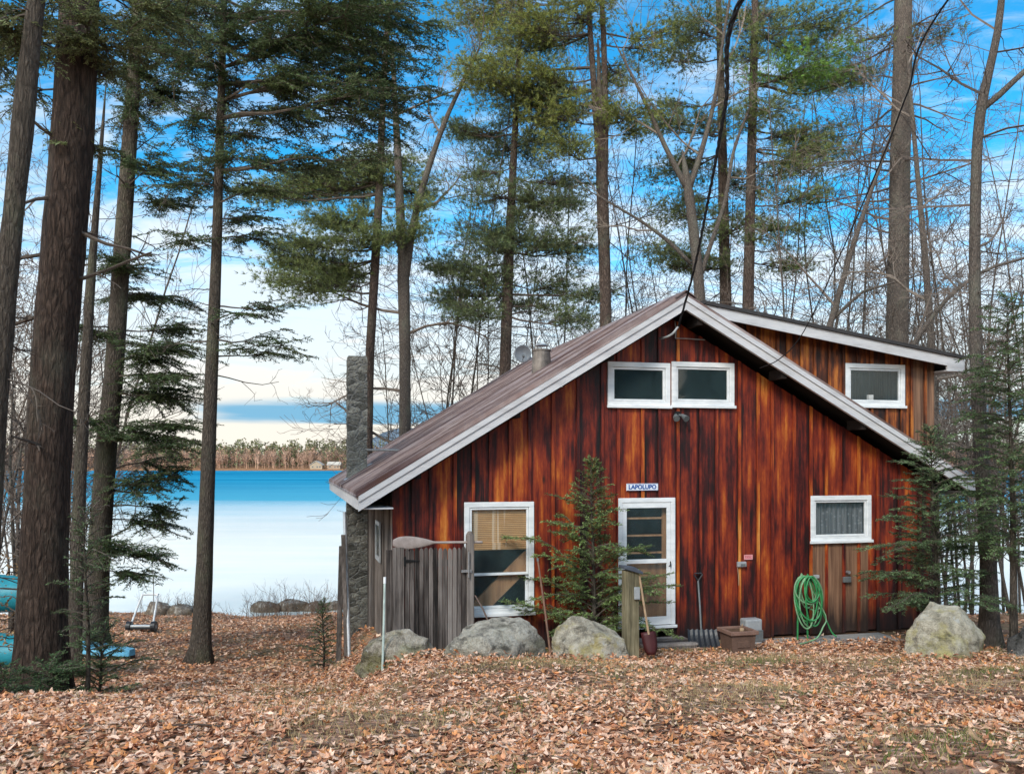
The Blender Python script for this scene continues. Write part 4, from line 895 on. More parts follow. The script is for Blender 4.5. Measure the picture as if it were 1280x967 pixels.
# unseen woods behind the camera, added to darken the reflections in the window panes
mb=MB(); g=np.random.default_rng(14)
for i in range(150):
    x=g.uniform(-45,45); y=g.uniform(-46,-22); z=float(height(x,y)); h_=g.uniform(11,17); c_=np.array([.03,.045,.025])*g.uniform(.6,1.5)
    mb.segs([(x,y,z-.3)],[(x,y,z+h_*.9)],.2,.05,6,(.07,.055,.045))
    for l in range(16):
        z0=z+h_*(.08+.055*l); r_=3.*(1-l/17.); an=g.random()*6+np.arange(7)*2*np.pi/7; rr=r_*g.uniform(.5,1.25,7)
        for j in range(7): mb.add([(x,y,z0+.9),(x+rr[j]*math.cos(an[j]-.3),y+rr[j]*math.sin(an[j]-.3),z0-.2),(x+rr[j]*math.cos(an[j]+.3),y+rr[j]*math.sin(an[j]+.3),z0+g.uniform(-.6,.1))],t=[(0,1,2)],tint=c_)
tag(mb.build('reflection_forest',m_tint('reflection_foliage',.9,.1,0,.3,1.)),'unseen dark evergreen woods added to darken the window reflections',None,None,'stuff')
# ------------------------------------------------------------------ trees
GRN_H=np.array([.058,.085,.038]); GRN_P=np.array([.135,.16,.06]); GRN_Y=np.array([.15,.165,.045]); GRN_B=np.array([.11,.19,.04]); GRN_D=np.array([.09,.11,.05]); GRN_S=np.array([.075,.125,.05])
def unit(v): return v/(np.linalg.norm(v,axis=-1,keepdims=True)+1e-9)
def trunk_path(pts,Y,extra=4.0,Yb=None,base_ground=True,step=.35):
    P=[];Wd=[]
    for (px,py,wp) in pts: P.append(W(px,py,Y)); Wd.append(wp/FPX*Y/2)
    if base_ground:
        x0,z0=P[0][0],P[0][2]; zg=hz(P[0][0],Y)
        if zg<z0-.05 or zg>z0+.05:
            if zg<z0:
                d_=P[0]-P[min(1,len(P)-1)]; k=(zg-z0)/min(d_[2],-.2); P.insert(0,np.array([x0+d_[0]*min(k,1.)*.5,Y,zg])); Wd.insert(0,Wd[0]*1.08)
            else: P[0][2]=zg
    if extra:
        d_=unit(P[-1]-P[-2]); P.append(P[-1]+d_*extra*.6); Wd.append(Wd[-1]*.65); P.append(P[-1]+d_*extra*.6); Wd.append(Wd[-1]*.2)
    P=np.array(P);Wd=np.array(Wd); L=np.concatenate([[0],np.cumsum(np.linalg.norm(np.diff(P,axis=0),axis=1))]); n=max(4,int(L[-1]/step))
    s_=np.linspace(0,L[-1],n); Q=np.stack([np.interp(s_,L,P[:,k]) for k in range(3)],1); r_=np.interp(s_,L,Wd)
    ker=np.array([1,2,3,2,1.])/9
    for k in range(2):
        pad=np.pad(Q[:,k],2,mode='edge'); sm=np.convolve(pad,ker,'valid'); Q[2:-2,k]=sm[2:-2]
    return Q,r_
def flare(Q,r_,a=.45,h=.6):
    s_=Q[:,2]-Q[0,2]; return r_*(1+a*np.exp(-s_/h*2))
def limb(mb,A,B,r0,g,sag=.0,n=7,tint=(.10,.08,.065),r1=.006):
    t_=np.linspace(0,1,n)[:,None]; P=A+(B-A)*t_; L=np.linalg.norm(B-A)
    P=P+np.array([0,0,1.])*(sag*L*np.sin(np.pi*t_))+np.cumsum(g.normal(0,.02*L,(n,3)),0)*np.sin(np.pi*t_)
    mb.segs(P[:-1],P[1:],np.linspace(r0,r1,n)[:-1],np.linspace(r0,r1,n)[1:],5,tint); return P
def pine_clump(cr,wd,A,Cc,rx,ry,g,col,dens=1.,lod=1.):
    P=limb(wd,A,Cc+np.array([0,0,-ry*.3]),.012+.012*np.linalg.norm(Cc-A),g,-.06)
    rx=rx*1.12; ry=ry*1.7; M=max(6,int(15*rx*dens*1.8)); TP=[];TD=[]
    for k in range(M):
        tt=g.uniform(.45,1.0); b=P[min(len(P)-1,int(tt*(len(P)-1)))]
        p=Cc+np.array([g.uniform(-1,1)*rx,g.uniform(-1,1)*rx*.9,g.normal(0,.42)*ry]); q=(p-Cc)/np.array([rx,rx*.9,ry])
        if np.linalg.norm(q)>1.15: p=Cc+(p-Cc)/np.linalg.norm(q)
        S=limb(wd,b,p,.010,g,.05,4,r1=.004); 
        m=max(4,int(np.linalg.norm(p-b)/.13*dens)); f=g.uniform(.35,1.08,m)
        tp=b+(p-b)*f[:,None]+g.normal(0,.11*lod,(m,3)); TP.append(tp); TD.append(np.repeat(unit(p-b)[None],m,0)+np.array([0,0,.55])+g.normal(0,.45,(m,3)))
    TP=np.concatenate(TP);TD=unit(np.concatenate(TD)); n=len(TP); k=10
    D=unit(np.repeat(TD,k,0)+g.normal(0,.6,(n*k,3))); S=unit(np.cross(D,g.normal(size=(n*k,3))))
    c_=np.repeat(col[None]*g.uniform(.6,1.45,(n,1))*np.array([1,1,1.])+g.normal(0,.004,(n,3)),k,0).clip(.004,1)
    cr.blades(np.repeat(TP,k,0),D,g.uniform(.11,.19,n*k)*lod,.017*lod,S,c_)
def hem_branch(cr,wd,A,B,g,col,dens,leaf,width=.45,sag=.12,rad=.014):
    P=limb(wd,A,B,rad,g,sag,8); L=np.linalg.norm(B-A); ax=unit(B-A)
    sp=leaf*1.75/dens; n=max(4,int(L*.85/sp)); f=np.linspace(.15,1,n)+g.normal(0,.01,n); f=f.clip(.05,1)
    idx=f*(len(P)-1); i0=np.floor(idx).astype(int).clip(0,len(P)-2); b=P[i0]+(P[i0+1]-P[i0])*(idx-i0)[:,None]
    side=unit(np.cross(ax,[0,0,1.])); 
    for s_ in (-1,1):
        D=unit(ax*.65+side*s_*.75+np.array([0,0,-.12])+g.normal(0,.16,(n,3)))
        Lt=width*(1-f*.72)*(.35+.65*np.sin(np.clip(f*1.25,0,1)*np.pi/2))*g.uniform(.55,1.2,n)
        tip=b+D*Lt[:,None]+np.array([0,0,-1.])*(Lt**2*.45)[:,None]
        wd.segs(b,tip,.003,.002,3,(.08,.065,.045))
        m=np.maximum(2,(Lt/(leaf*.62)).astype(int)); mm=m.max()
        ff=(np.arange(mm)[None]+.5)/m[:,None]; ok=ff<1.05
        TP=b[:,None]+(tip-b)[:,None]*ff[...,None]; 
        tD=unit(tip-b); tS=unit(np.cross(tD,np.array([0,0,1.])+g.normal(0,.35,(n,3))))
        for ss in (-1,1):
            pts=TP[ok]+g.normal(0,leaf*.12,(ok.sum(),3)); d2=np.repeat(tD[:,None],mm,1)[ok]*.55+np.repeat(tS[:,None],mm,1)[ok]*ss*.85+g.normal(0,.22,(ok.sum(),3)); d2=unit(d2)
            c_=col[None]*g.uniform(.55,1.5,(len(pts),1)); 
            nrm=unit(np.cross(d2,np.array([0,0,1.])+g.normal(0,.4,(len(pts),3))))
            cr.blades(pts,d2,leaf*g.uniform(.9,1.6,len(pts)),leaf*.6,nrm,c_)
def hem_clump(cr,wd,A,Cc,rx,ry,g,col,dens=1.,leaf=.05):
    P=limb(wd,A,Cc,.012+.008*np.linalg.norm(Cc-A),g,.04)
    M=max(8,int(12*(rx+ry)*dens*1.6))
    for k in range(M):
        b=P[g.integers(len(P)//2,len(P))]
        p=Cc+np.array([g.uniform(-1,1)*rx,g.uniform(-1,1)*rx,g.uniform(-1,.8)*ry])
        d_=p-b; L=np.linalg.norm(d_)
        if L<.25: p=b+d_/max(L,.05)*.4
        hem_branch(cr,wd,b,p,g,col*g.uniform(.75,1.55)*np.array([1+.15*g.random()**2,1.,1.-.15*g.random()]),1.,leaf,.35,.08,.008)
TWMIN=.003
def bare(wd,p,d_,L,r_,g,lev,tint,up=.15,curl=.18,ratio=.58,nch=(5,4,4,3)):
    n=max(3,int(5 if lev<2 else 4)); st=L/n; pts=[p]
    for k in range(n):
        d_=unit(d_+g.normal(0,curl,3)+np.array([0,0,up*.4])); p=p+d_*st; pts.append(p)
    pts=np.array(pts); rr=np.linspace(r_,max(TWMIN,r_*.35),n+1)
    wd.segs(pts[:-1],pts[1:],rr[:-1],rr[1:],5 if r_>.03 else 3,tint)
    if lev>0:
        for k in range(nch[min(lev,len(nch)-1)]):
            f=g.uniform(.25,1.); i=min(n-1,int(f*n)); b=pts[i]+(pts[i+1]-pts[i])*(f*n-i)
            ax=unit(pts[i+1]-pts[i]); o_=unit(np.cross(ax,g.normal(size=3))); a=g.uniform(.45,1.0)
            bare(wd,b,unit(ax*math.cos(a)+o_*math.sin(a)),L*ratio*g.uniform(.6,1.15)*(1.1-.4*f),max(TWMIN*1.15,rr[i]*.6),g,lev-1,tint,up,curl,ratio,nch)
def tree(name,label,cat,trunks,Y,bark,clumps=(),kind='pine',col=GRN_P,seed=1,extra=4.,dead=0,deadz=(0,1),deadL=1.5,dens=1.,leaf=.05,group=None,bares=(),base_ground=True,twig=(.10,.08,.065),barelev=2,clumpbranch=0,fl=.4,sides=14,curl=.2,zjit=1.):
    g=np.random.default_rng(seed); mbt=MB(); wd=MB(); cr=MB(); paths=[]
    for i,tp in enumerate(trunks):
        Q,r_=trunk_path(tp,Y,extra,base_ground=(base_ground and i==0)); 
        if i==0: r_=flare(Q,r_,fl); Q0=Q; Q[0,2]-=.25
        mbt.tube(Q,r_,sides if r_.max()>.06 else 8,rough=.04,seed=seed+i); paths.append((Q,r_))
        if i==0 and r_.max()>.12:
            n_=sides; v_=mbt.V[-1].reshape(len(Q),n_,3); ang=np.arange(n_)*2*np.pi/n_; hgt=(Q[:,2]-Q[0,2])[:,None]; k_=(.32*np.exp(-hgt/.35))*(np.cos(5*ang+seed)[None]+.5*np.cos(3*ang+seed*2)[None])
            mbt.V[-1]=(Q[:,None]+(v_-Q[:,None])*(1+k_[...,None])).reshape(-1,3)
    loc=Q0[0].copy(); loc[2]+=.25
    o=thing(name,loc,label,cat,group)
    tb=np.array(twig)
    def attach(Cc,mx=True):
        best=None
        for Q,r_ in paths:
            k=np.argmin(np.abs(Q[:,2]-(Cc[2]-.0))+.3*np.abs(Q[:,0]-Cc[0])); dd=np.linalg.norm(Q[k]-Cc)
            if best is None or dd<best[0]: best=(dd,Q[k])
        return best[1]
    cl2=list(clumps)
    for c in clumps:
        for k in range(1 if kind=='pine' else 0):
            cl2.append((c[0]+g.normal(0,.7)*c[2],c[1]+g.normal(0,1.1)*c[3],c[2]*g.uniform(.35,.6),c[3]*g.uniform(.5,.8),c[4] if len(c)>4 else None))
    for c in cl2:
        px,py,rx,ry=c[:4]; cc=c[4] if len(c)>4 and c[4] is not None else col
        Yc_=Y+g.uniform(-1.,1.)*min(2.2,rx/FPX*Y*1.1)*zjit; Cc=W(px,py,Yc_); A=attach(Cc)
        if kind=='pine': pine_clump(cr,wd,A,Cc,rx/FPX*Y,ry/FPX*Y,g,cc,dens)
        else: hem_clump(cr,wd,A,Cc,rx/FPX*Y,ry/FPX*Y,g,cc,dens,leaf)
    Q,r_=paths[0]; zlo,zhi=Q[0,2],Q[-1,2]
    for k in range(dead):
        z=zlo+(zhi-zlo)*g.uniform(*deadz); i=np.argmin(np.abs(Q[:,2]-z)); a=g.random()*6.28; d_=np.array([math.cos(a),math.sin(a),g.uniform(-.25,.25)])
        bare(wd,Q[i],d_,deadL*g.uniform(.4,1.2),max(.008,r_[i]*.13),g,2,tb*g.uniform(.7,1.2),.0,.16,.5,(3,3,3))
    for (ti,f,az,el,L,rr) in bares:
        Q,r_=paths[ti]; i=int(f*(len(Q)-1)); d_=np.array([math.cos(el)*math.cos(az),math.cos(el)*math.sin(az),math.sin(el)])
        bare(wd,Q[i],d_,L,max(.008,r_[i]*rr),g,barelev,tb*g.uniform(.8,1.2),.12,curl,.6,(3,4,5,6))
    mbt.build('trunk',bark,o,origin=loc,smooth=True)
    if wd.n: wd.build('branches',TW,o,origin=loc)
    if cr.n: cr.build('crown',NEED,o,origin=loc)
    return o
# --- near left
tree('gnarled_tree','slim knobbly trunk leaning in beside the largest trunk','tree',[[(-25,900,30),(-12,620,27),(-1,450,25),(5,408,30),(3,385,24),(9,335,32),(13,312,23),(24,210,24),(32,128,28),(34,110,22),(38,60,22),(46,0,20)]],8.0,BK_H,[(10,60,50,25),(-10,30,60,30),(30,20,50,22)],'hem',GRN_D,31,3,10,(.25,.8),.9,leaf=.03,dens=.8)
tree('old_pine','largest dark reddish trunk standing by the shrubs','tree',[[(52,874,66),(54,780,57),(60,600,52),(65,480,51),(77,330,50),(89,200,49),(96,60,47),(99,0,45)]],11.3,BK_B,[(60,30,70,34),(30,48,50,25),(112,30,60,30),(90,178,46,16),(150,55,60,28),(190,35,55,32),(15,120,34,18),(60,75,60,14),(-10,70,50,25),(230,25,50,25),(130,95,50,14)],'hem',GRN_D,32,3,16,(.15,.8),1.1,leaf=.036,dens=.9,sides=24,fl=.25)
tree('tall_hemlock','tall trunk draped with lacy hemlock sprays behind the light blue boat','tree',[[(117,806,33),(123,700,27),(132,560,25),(142,470,23),(150,350,21),(157,250,19),(164,150,17),(173,0,14)]],19.5,BK_H,[(165,140,35,40),(205,120,60,30),(170,90,50,30),(205,440,60,18),(195,500,64,22),(212,556,48,20),(178,606,52,24),(196,655,40,22),(150,690,44,20),(160,335,55,16),(185,375,60,16),(220,410,40,10),(210,475,50,14),(215,20,60,30),(120,420,40,14),(225,535,40,12),(165,540,50,16),(205,60,50,30),(172,720,36,14),(110,530,40,16),(222,590,26,22),(215,640,24,22),(200,700,24,16),(190,450,40,18),(222,500,30,16),(190,210,50,18),(215,255,44,14)],'hem',GRN_H,33,4,18,(.1,.75),1.5,leaf=.05,dens=1.5)
tree('slim_dead_tree','very thin bare trunk between the largest trunk and the lacy hemlock','tree',[[(92,850,17),(100,600,15),(108,450,13),(115,330,10),(122,240,7)]],14,BK_H,(),'hem',GRN_H,34,1.5,14,(.2,.95),1.0)
tree('hemlock','slim hemlock trunk alone on the leafy path with a dark drooping crown','tree',[[(251,822,24),(256,700,20),(261,560,17),(265,450,15.5),(270,330,13),(273,230,11),(277,100,9),(280,0,8)]],18.2,BK_H,[(270,55,90,46),(240,150,60,36),(312,168,64,30),(270,228,74,24),(332,232,50,14),(222,232,44,20),(300,110,84,36),(352,432,40,20),(345,385,50,11),(322,300,56,10),(225,305,46,10),(350,60,70,40),(230,85,60,30),(370,110,60,30),(300,395,36,8),(330,440,46,10),(300,20,90,25),(240,20,60,25),(295,200,60,18),(420,55,100,46),(452,118,80,40),(484,165,60,34),(385,105,70,34),(505,60,56,44),(352,50,60,40),(430,20,110,30),(520,110,46,26),(400,160,60,24),(455,200,50,20),(530,30,50,30),(470,20,80,30),(425,90,80,30),(465,70,60,40),(495,130,40,30),(300,275,50,14),(350,205,50,18),(330,150,50,24),(400,210,40,16)],'hem',GRN_H,35,3,26,(.35,.8),1.3,leaf=.05,dens=.78,fl=.5)
# overhanging dark hemlock crown above the chimney
tree('shore_pine','dark leaning pine rising just behind the stone chimney','tree',[[(460,560,12),(462,445,11),(468,340,11),(474,240,10),(478,140,8),(484,40,7)]],28,BK_P,[(402,330,56,22),(376,352,46,18),(440,345,40,16),(452,300,46,14),(430,240,56,14),(395,228,46,12),(345,242,40,11),(490,205,50,18),(520,240,44,12),(500,285,44,12),(370,305,40,12),(420,275,50,10),(455,215,40,14)],'pine',GRN_P,36,4,14,(.25,.6),2.2,dens=1.5)
tree('forked_birch','bare tree with a low fork standing left of the drooping pine boughs','tree',[[(506,600,15),(506,450,14),(504,340,15)],[(504,345,11),(500,260,11),(497,190,9),(492,90,6)],[(506,350,11),(516,280,9),(530,225,8),(556,150,6),(585,90,4)]],28,BK_G,(),'hem',GRN_H,38,1,0,bares=[(0,.35,0.1,.1,4.5,.3),(0,.45,3.0,.2,3.2,.3),(0,.25,.3,-.05,5,.25),(0,.6,2.8,.3,3,.3),(1,.4,2.5,.5,3,.5),(1,.7,.4,.6,3,.5),(2,.3,.3,.5,3.4,.5),(2,.6,1.8,.7,3,.5),(2,.8,-.3,.4,3,.5),(1,.9,2.6,.7,3,.6),(0,.75,.5,.4,3,.3),(0,.8,3.3,.1,3,.3),(2,.95,.5,.6,2.5,.6)],twig=(.17,.135,.11),barelev=3)
tree('white_pine','pine with blue green boughs behind the satellite dish','tree',[[(630,520,15),(632,430,14),(637,300,12),(642,200,9),(648,90,6),(652,0,5)]],29,BK_P,[(602,340,54,26),(578,366,40,16),(642,300,50,22),(700,302,48,18),(690,350,40,18),(722,392,30,18),(622,240,50,20),(682,252,50,18),(642,190,56,20),(704,228,40,14),(592,392,40,10),(724,312,30,12),(610,290,44,14),(660,145,50,16),(560,330,30,12),(650,380,36,10),(600,170,44,12),(680,120,44,14)],'pine',GRN_D*1.15,39,4,10,(.3,.6),2.0,dens=1.35)
tree('twin_pine','forked pine with yellowish boughs whose two stems rise above the roof slope','tree',[[(757,460,15),(757,380,14),(755,300,15),(753,235,15)],[(752,240,9),(745,150,8),(739,60,7),(735,0,6)],[(755,240,9),(757,150,8),(755,60,7),(752,0,6)]],28,BK_P,[(702,48,50,24),(660,28,50,24),(692,142,48,14),(672,90,40,18),(742,132,46,20,GRN_Y*.8),(792,142,46,14),(702,180,40,11),(642,112,56,16),(812,58,40,14),(640,60,50,20),(720,15,60,20),(590,20,60,20),(770,90,40,12),(600,90,46,14)],'pine',GRN_Y,40,4,16,(.3,.95),2.0,dens=1.25)
tree('bare_maple','bare spreading tree with pale limbs right behind the roof peak','tree',[[(878,420,14),(872,330,13),(864,262,12),(860,235,12)],[(860,238,8),(832,185,6),(808,130,4.5),(785,85,3)],[(861,238,8),(880,180,6.5),(895,120,5),(902,60,4),(912,0,3)],[(874,350,6),(890,300,5.5),(908,250,5),(915,190,4),(935,140,3)],[(864,330,5.5),(835,300,4.5),(800,275,3.5),(765,255,2.5)]],27,BK_G,(),'hem',GRN_H,41,1,0,bares=[(1,.4,2.8,.5,3,.6),(1,.8,2.2,.7,3,.7),(2,.4,.3,.5,3,.5),(2,.7,2.2,.6,3.5,.6),(2,.9,.6,.6,3,.7),(3,.5,.1,.4,2.6,.6),(3,.8,.6,.6,2.6,.7),(4,.4,3.2,.2,2,.6),(4,.8,2.9,.4,2,.7),(2,.2,2.8,.4,3,.4),(1,.2,.8,.9,3,.5),(2,.55,-.4,.5,3,.5)],twig=(.19,.155,.125),barelev=3)
tree('roof_pine','narrow dark pine trunk nearest the pale spreading tree','tree',[[(908,450,15),(907,350,14),(904,230,12),(901,100,9),(898,0,7)]],29.5,BK_P,[(842,72,40,22),(882,152,40,16),(850,212,50,14),(832,312,40,13),(852,262,46,14),(912,282,46,14),(870,30,50,18),(930,20,44,14),(930,230,40,12),(880,330,40,9),(820,150,36,12)],'pine',GRN_P*.8,42,4,14,(.3,.7),2.0,dens=1.25)
tree('bright_pine','pine trunk bearing the brightest green bough above the dormer','tree',[[(935,450,15),(935,380,14),(938,250,12),(942,100,10),(944,0,8)]],28,BK_P,[(996,88,66,17,GRN_B),(1002,58,50,13),(962,132,46,14),(1012,172,46,13),(1002,204,50,12),(1042,102,40,12),(1002,242,36,10),(982,332,34,10),(970,40,46,16),(1035,20,50,13),(1030,190,36,9),(985,285,40,8)],'pine',GRN_P,43,4,22,(.35,.8),2.4,dens=1.3)
tree('large_bare_pine','thick straight grey trunk rising behind the dormer roof','tree',[[(1121,520,27),(1122,425,27),(1124,300,25),(1125,180,24),(1128,60,22),(1129,0,21)]],26,BK_G,[(1075,50,30,9),(1160,40,34,9)],'pine',GRN_P*.8,44,4,36,(.45,.98),2.4,dens=.7,twig=(.12,.095,.08))
tree('curved_tree','slim trunk with a bend near its top beside the tall pale boulder','tree',[[(1238,815,24),(1236,700,19),(1226,560,17),(1219,420,15),(1218,300,13),(1221,180,12),(1224,130,12),(1236,90,10),(1249,40,9),(1252,0,8)],[(1224,140,7),(1250,118,8),(1285,85,6)]],14.3,BK_G,(),'hem',GRN_H,45,2,22,(.45,.98),1.4,bares=[(0,.7,3.3,.3,2,.35),(0,.8,2.9,.4,2,.35),(0,.62,3.0,.1,2.2,.3),(0,.75,.2,.3,2,.3),(0,.66,.0,.2,2,.3),(1,.6,.3,.5,1.6,.5),(0,.85,2.7,.5,1.8,.4),(0,.5,.1,.15,1.5,.3),(0,.57,3.1,.1,2.,.3)],twig=(.13,.105,.09),barelev=3)
tree('leaning_sapling','thin sapling leaning up and across behind the dormer roof','tree',[[(1010,480,8),(1040,400,7.5),(1062,320,6.5),(1085,250,5),(1108,185,4),(1135,110,3)],[(1040,400,4),(1075,365,3.5),(1110,355,2.5)]],25,BK_G,(),'hem',GRN_H,46,2,0,bares=[(0,.5,2.8,.6,2.5,.5),(0,.7,.4,.6,2.5,.5),(0,.85,2.6,.7,2.2,.6),(1,.6,.4,.4,2,.6),(0,.35,2.6,.5,2.5,.5),(0,.95,.6,.8,2,.7)],twig=(.15,.12,.10),barelev=3)
tree('pale_sapling','thin pale sapling just past the thick grey trunk','tree',[[(1168,560,10),(1164,425,9),(1157,330,8),(1148,230,6),(1140,140,5)]],24,BK_G,(),'hem',GRN_H,47,2,0,bares=[(0,.4,.3,.5,2.5,.5),(0,.55,2.8,.5,2.5,.5),(0,.7,.5,.6,2.5,.5),(0,.85,2.5,.7,2.2,.6),(0,.95,.8,.8,2,.7)],twig=(.17,.14,.115),barelev=3)
tree('crossing_sapling','bare sapling crossing at a slant between the grey trunk and the bent trunk','tree',[[(1120,470,6),(1150,415,5.5),(1190,365,5),(1235,335,4),(1290,320,3)]],22,BK_G,(),'hem',GRN_H,48,1,0,bares=[(0,.4,1.2,.9,2.5,.5),(0,.6,.4,.8,2.5,.5),(0,.75,1.9,.9,2.2,.6),(0,.3,2.2,.8,2.2,.5)],twig=(.15,.12,.10),barelev=3)
TWMIN=.0065
# thin bare trees on the slope: a group nobody could tell apart
g=np.random.default_rng(21)
def sap(px,Y,h,label,group,lean=0.,lev=3,r_=.045,seed=0,tw=(.15,.12,.10)):
    gg=np.random.default_rng(seed); p=base(px,Y); wd=MB(); mbt=MB()
    n=14; P=[p-np.array([0,0,.2])]; d_=np.array([lean,gg.normal(0,.05),1.])
    for k in range(n): d_=unit(d_+gg.normal(0,.05,3)+np.array([0,0,.02])); P.append(P[-1]+d_*h/n)
    P=np.array(P); rr=np.linspace(r_,.008,n+1); mbt.tube(P,rr,7)
    for k in range(20):
        f=gg.uniform(.2,.98); i=int(f*n); a=gg.random()*6.28; el=gg.uniform(.3,1.0)
        bare(wd,P[i],np.array([math.cos(a)*math.cos(el),math.sin(a)*math.cos(el),math.sin(el)]),h*.26*(1.25-f)*gg.uniform(.6,1.2),rr[i]*.5,gg,lev-1,np.array(tw)*gg.uniform(.8,1.2),.1,.2,.6,(3,4,5,5))
    o=thing('bare_sapling',p,label,'tree',group); mbt.build('trunk',BK_G,o,origin=p,smooth=True); wd.build('branches',TW,o,origin=p); return o
for i,(px,Y,h,l) in enumerate([(975,27,9,.1),(1010,30,11,-.05),(1060,28,10,.1),(1085,30,12,.0),(1150,29,11,-.1),(1180,26,9,.05),(1205,24,9,.1),(1245,22,9,-.1),(1265,25,10,-.05),(1290,20,9,-.12),(1195,30,12,.0),(1230,29,12,.05),(1100,32,12,.1),(1275,31,13,.0),(1030,31,13,.05),(1215,33,13,-.05),(1140,33,14,.05),(985,31,14,.1),(1045,26,11,-.08),(1075,33,15,.08),(1110,28,13,-.12),(1165,32,15,.06),(1185,28,13,-.1),(1235,26,12,.1),(1255,30,15,-.05),(1285,28,14,-.1),(1000,26,10,.15),(1270,23,11,.05),(960,32,15,.05)]):
    sap(px,Y,h,'thin bare tree among the tangle of grey branches behind the dormer','bare trees crowding the slope behind the dormer',l,3,.05,100+i)
for i,(px,Y,h,l) in enumerate([(20,16,7,.02),(-20,18,9,.08),(45,21,9,-.05),(12,26,11,.0),(75,27,10,.05),(-50,24,11,.1),(105,30,9,.0),(-10,28,13,.05),(35,30,14,.02),(60,24,11,-.06),(-30,15,8,.12),(90,33,14,.05),(135,27,11,.04)]):
    sap(px,Y,h,'thin bare tree in the grey thicket around the largest trunk','bare trees in the thicket by the canoes',l,3,.04,200+i)
for i,(px,Y,h,l) in enumerate([(560,30,10,.12),(590,31,12,-.1),(690,30,10,.1),(800,30,11,-.05),(665,31,9,.25),(820,31,12,.1),(780,32,13,.05),(540,33,15,.05),(610,32,16,-.04),(650,33,17,.06),(720,32,17,-.05),(745,33,18,.05),(830,33,17,-.06),(850,32,18,.08),(580,30,14,.12),(480,34,14,.08)]):
    sap(px,Y,h,'thin bare tree showing only twigs above the brown roof','bare trees behind the brown roof',l,3,.04,300+i)
for i,(px,Y,h,l) in enumerate([(990,30,21,.06),(1020,33,24,-.04),(1055,29,20,.05),(1090,33,24,.03),(1150,31,22,-.05),(1175,28,20,.05),(1200,33,24,-.03),(1240,30,22,.04),(1262,27,19,-.05),(1290,33,24,-.06),(1010,27,18,-.06),(1070,31,22,-.08),(1215,27,19,.07)]):
    sap(px,Y,h,'tall thin bare tree rising through the twig tangle beyond the dormer','tall bare trees beyond the dormer',l,3,.055,500+i)
for i,(px,Y,h,l) in enumerate([(560,32,22,.05),(600,34,24,-.04),(672,33,23,.04),(790,32,22,.05),(815,34,24,-.06),(850,33,22,.05),(705,34,23,-.05),(540,34,21,-.04),(885,34,23,.03),(960,33,22,-.05)]):
    sap(px,Y,h,'tall thin bare tree between the pines behind the roof','tall bare trees between the pines behind the roof',l,3,.05,540+i)
for i,(px,Y,h,l) in enumerate([(15,24,17,.05),(48,30,21,-.04),(110,28,20,.04),(85,32,22,-.05)]):
    sap(px,Y,h,'tall thin bare tree in the thicket beyond the largest trunk','tall bare trees beyond the largest trunk',l,3,.06,570+i)
TWMIN=.003
# young hemlocks near the cabin
def young_hemlock(name,label,px,Y,ztop_px,rad,seed,col,nb=60,leaf=.03,lean=0.,z0f=.05,pw=.8,cat='young tree',wid=.34,upf=.12,rise=.25,yk=.9):
    g=np.random.default_rng(seed); p=base(px,Y); h=(HY-ztop_px)/FPX*Y-p[2]; o=thing(name,p,label,cat); mbt=MB();wd=MB();cr=MB()
    n=12; f=np.linspace(0,1,n); P=p+np.stack([lean*f*h+.02*np.sin(f*5),.02*np.cos(f*4),f*h],1); P[0,2]-=.1
    mbt.tube(P,np.linspace(.012+h*.010,.004,n),8); mbt.build('trunk',BK_H,o,origin=p,smooth=True)
    for k in range(nb):
        f_=z0f+(1-z0f)*(k+.5)/nb; a=k*2.399+g.normal(0,.3); A=p+np.array([lean*f_*h,0,f_*h]); R_=rad*((1-f_)**pw)*g.uniform(.65,1.12)+.06
        R_*=g.choice([.55,.8,1.,1.15],p=[.2,.3,.3,.2])*g.uniform(.75,1.2); B=A+np.array([math.cos(a)*R_,math.sin(a)*R_*yk,R_*g.uniform(-.05,rise)+.12*f_]); hem_branch(cr,wd,A,B,g,col*g.uniform(.75,1.35),1.15,leaf,wid*(.5+.5*R_/rad),upf,.008)
    wd.build('branches',TW,o,origin=p); cr.build('crown',NEED,o,origin=p); return o
young_hemlock('young_hemlock','bushy bright green hemlock sapling hiding one side of the white door',742,13.5,580,1.62,51,np.array([.125,.175,.06]),112,.034,-.01,.03,.92,rise=.5,wid=.42,yk=.62)
young_hemlock('young_hemlock','wide dark hemlock sapling growing over the corner of the gable wall',1172,14.1,540,1.5,52,np.array([.10,.15,.068]),125,.034,-.03,.14,.58,wid=.42,yk=.75)
young_hemlock('young_spruce','tiny dark spruce beside the boards at the chimney base',404,16.2,755,.42,53,GRN_H*1.3,46,.03,0.,.03,.8,wid=.2)
young_hemlock('young_hemlock','hemlock sapling with hanging sprays around the bent slim trunk',1268,13.2,375,1.25,54,np.array([.085,.13,.055]),125,.034,-.02,.25,.45,rise=.1,wid=.45)
young_hemlock('seedling_shrub','low green evergreen seedling at the foot of the largest trunk',60,10.4,838,.62,55,GRN_S*.8,34,.026,0.,.02,.5,'shrub',.25,rise=.4)
young_hemlock('seedling_shrub','wispy evergreen seedling between the largest trunk and the light blue boat',122,10.9,790,.66,56,GRN_H*1.5,36,.026,.1,.05,.6,'shrub',.25,rise=.4)
young_hemlock('seedling_shrub','small evergreen sprig at the corner of the shrubs nearest the picture edge',2,9.6,840,.4,58,GRN_S*.7,24,.026,0.,.02,.6,'shrub',.25,rise=.4)
young_hemlock('young_hemlock','thin hemlock sapling standing against the side of the largest trunk',108,10.6,640,.55,57,GRN_H*1.2,46,.026,.0,.25,.5,wid=.2)
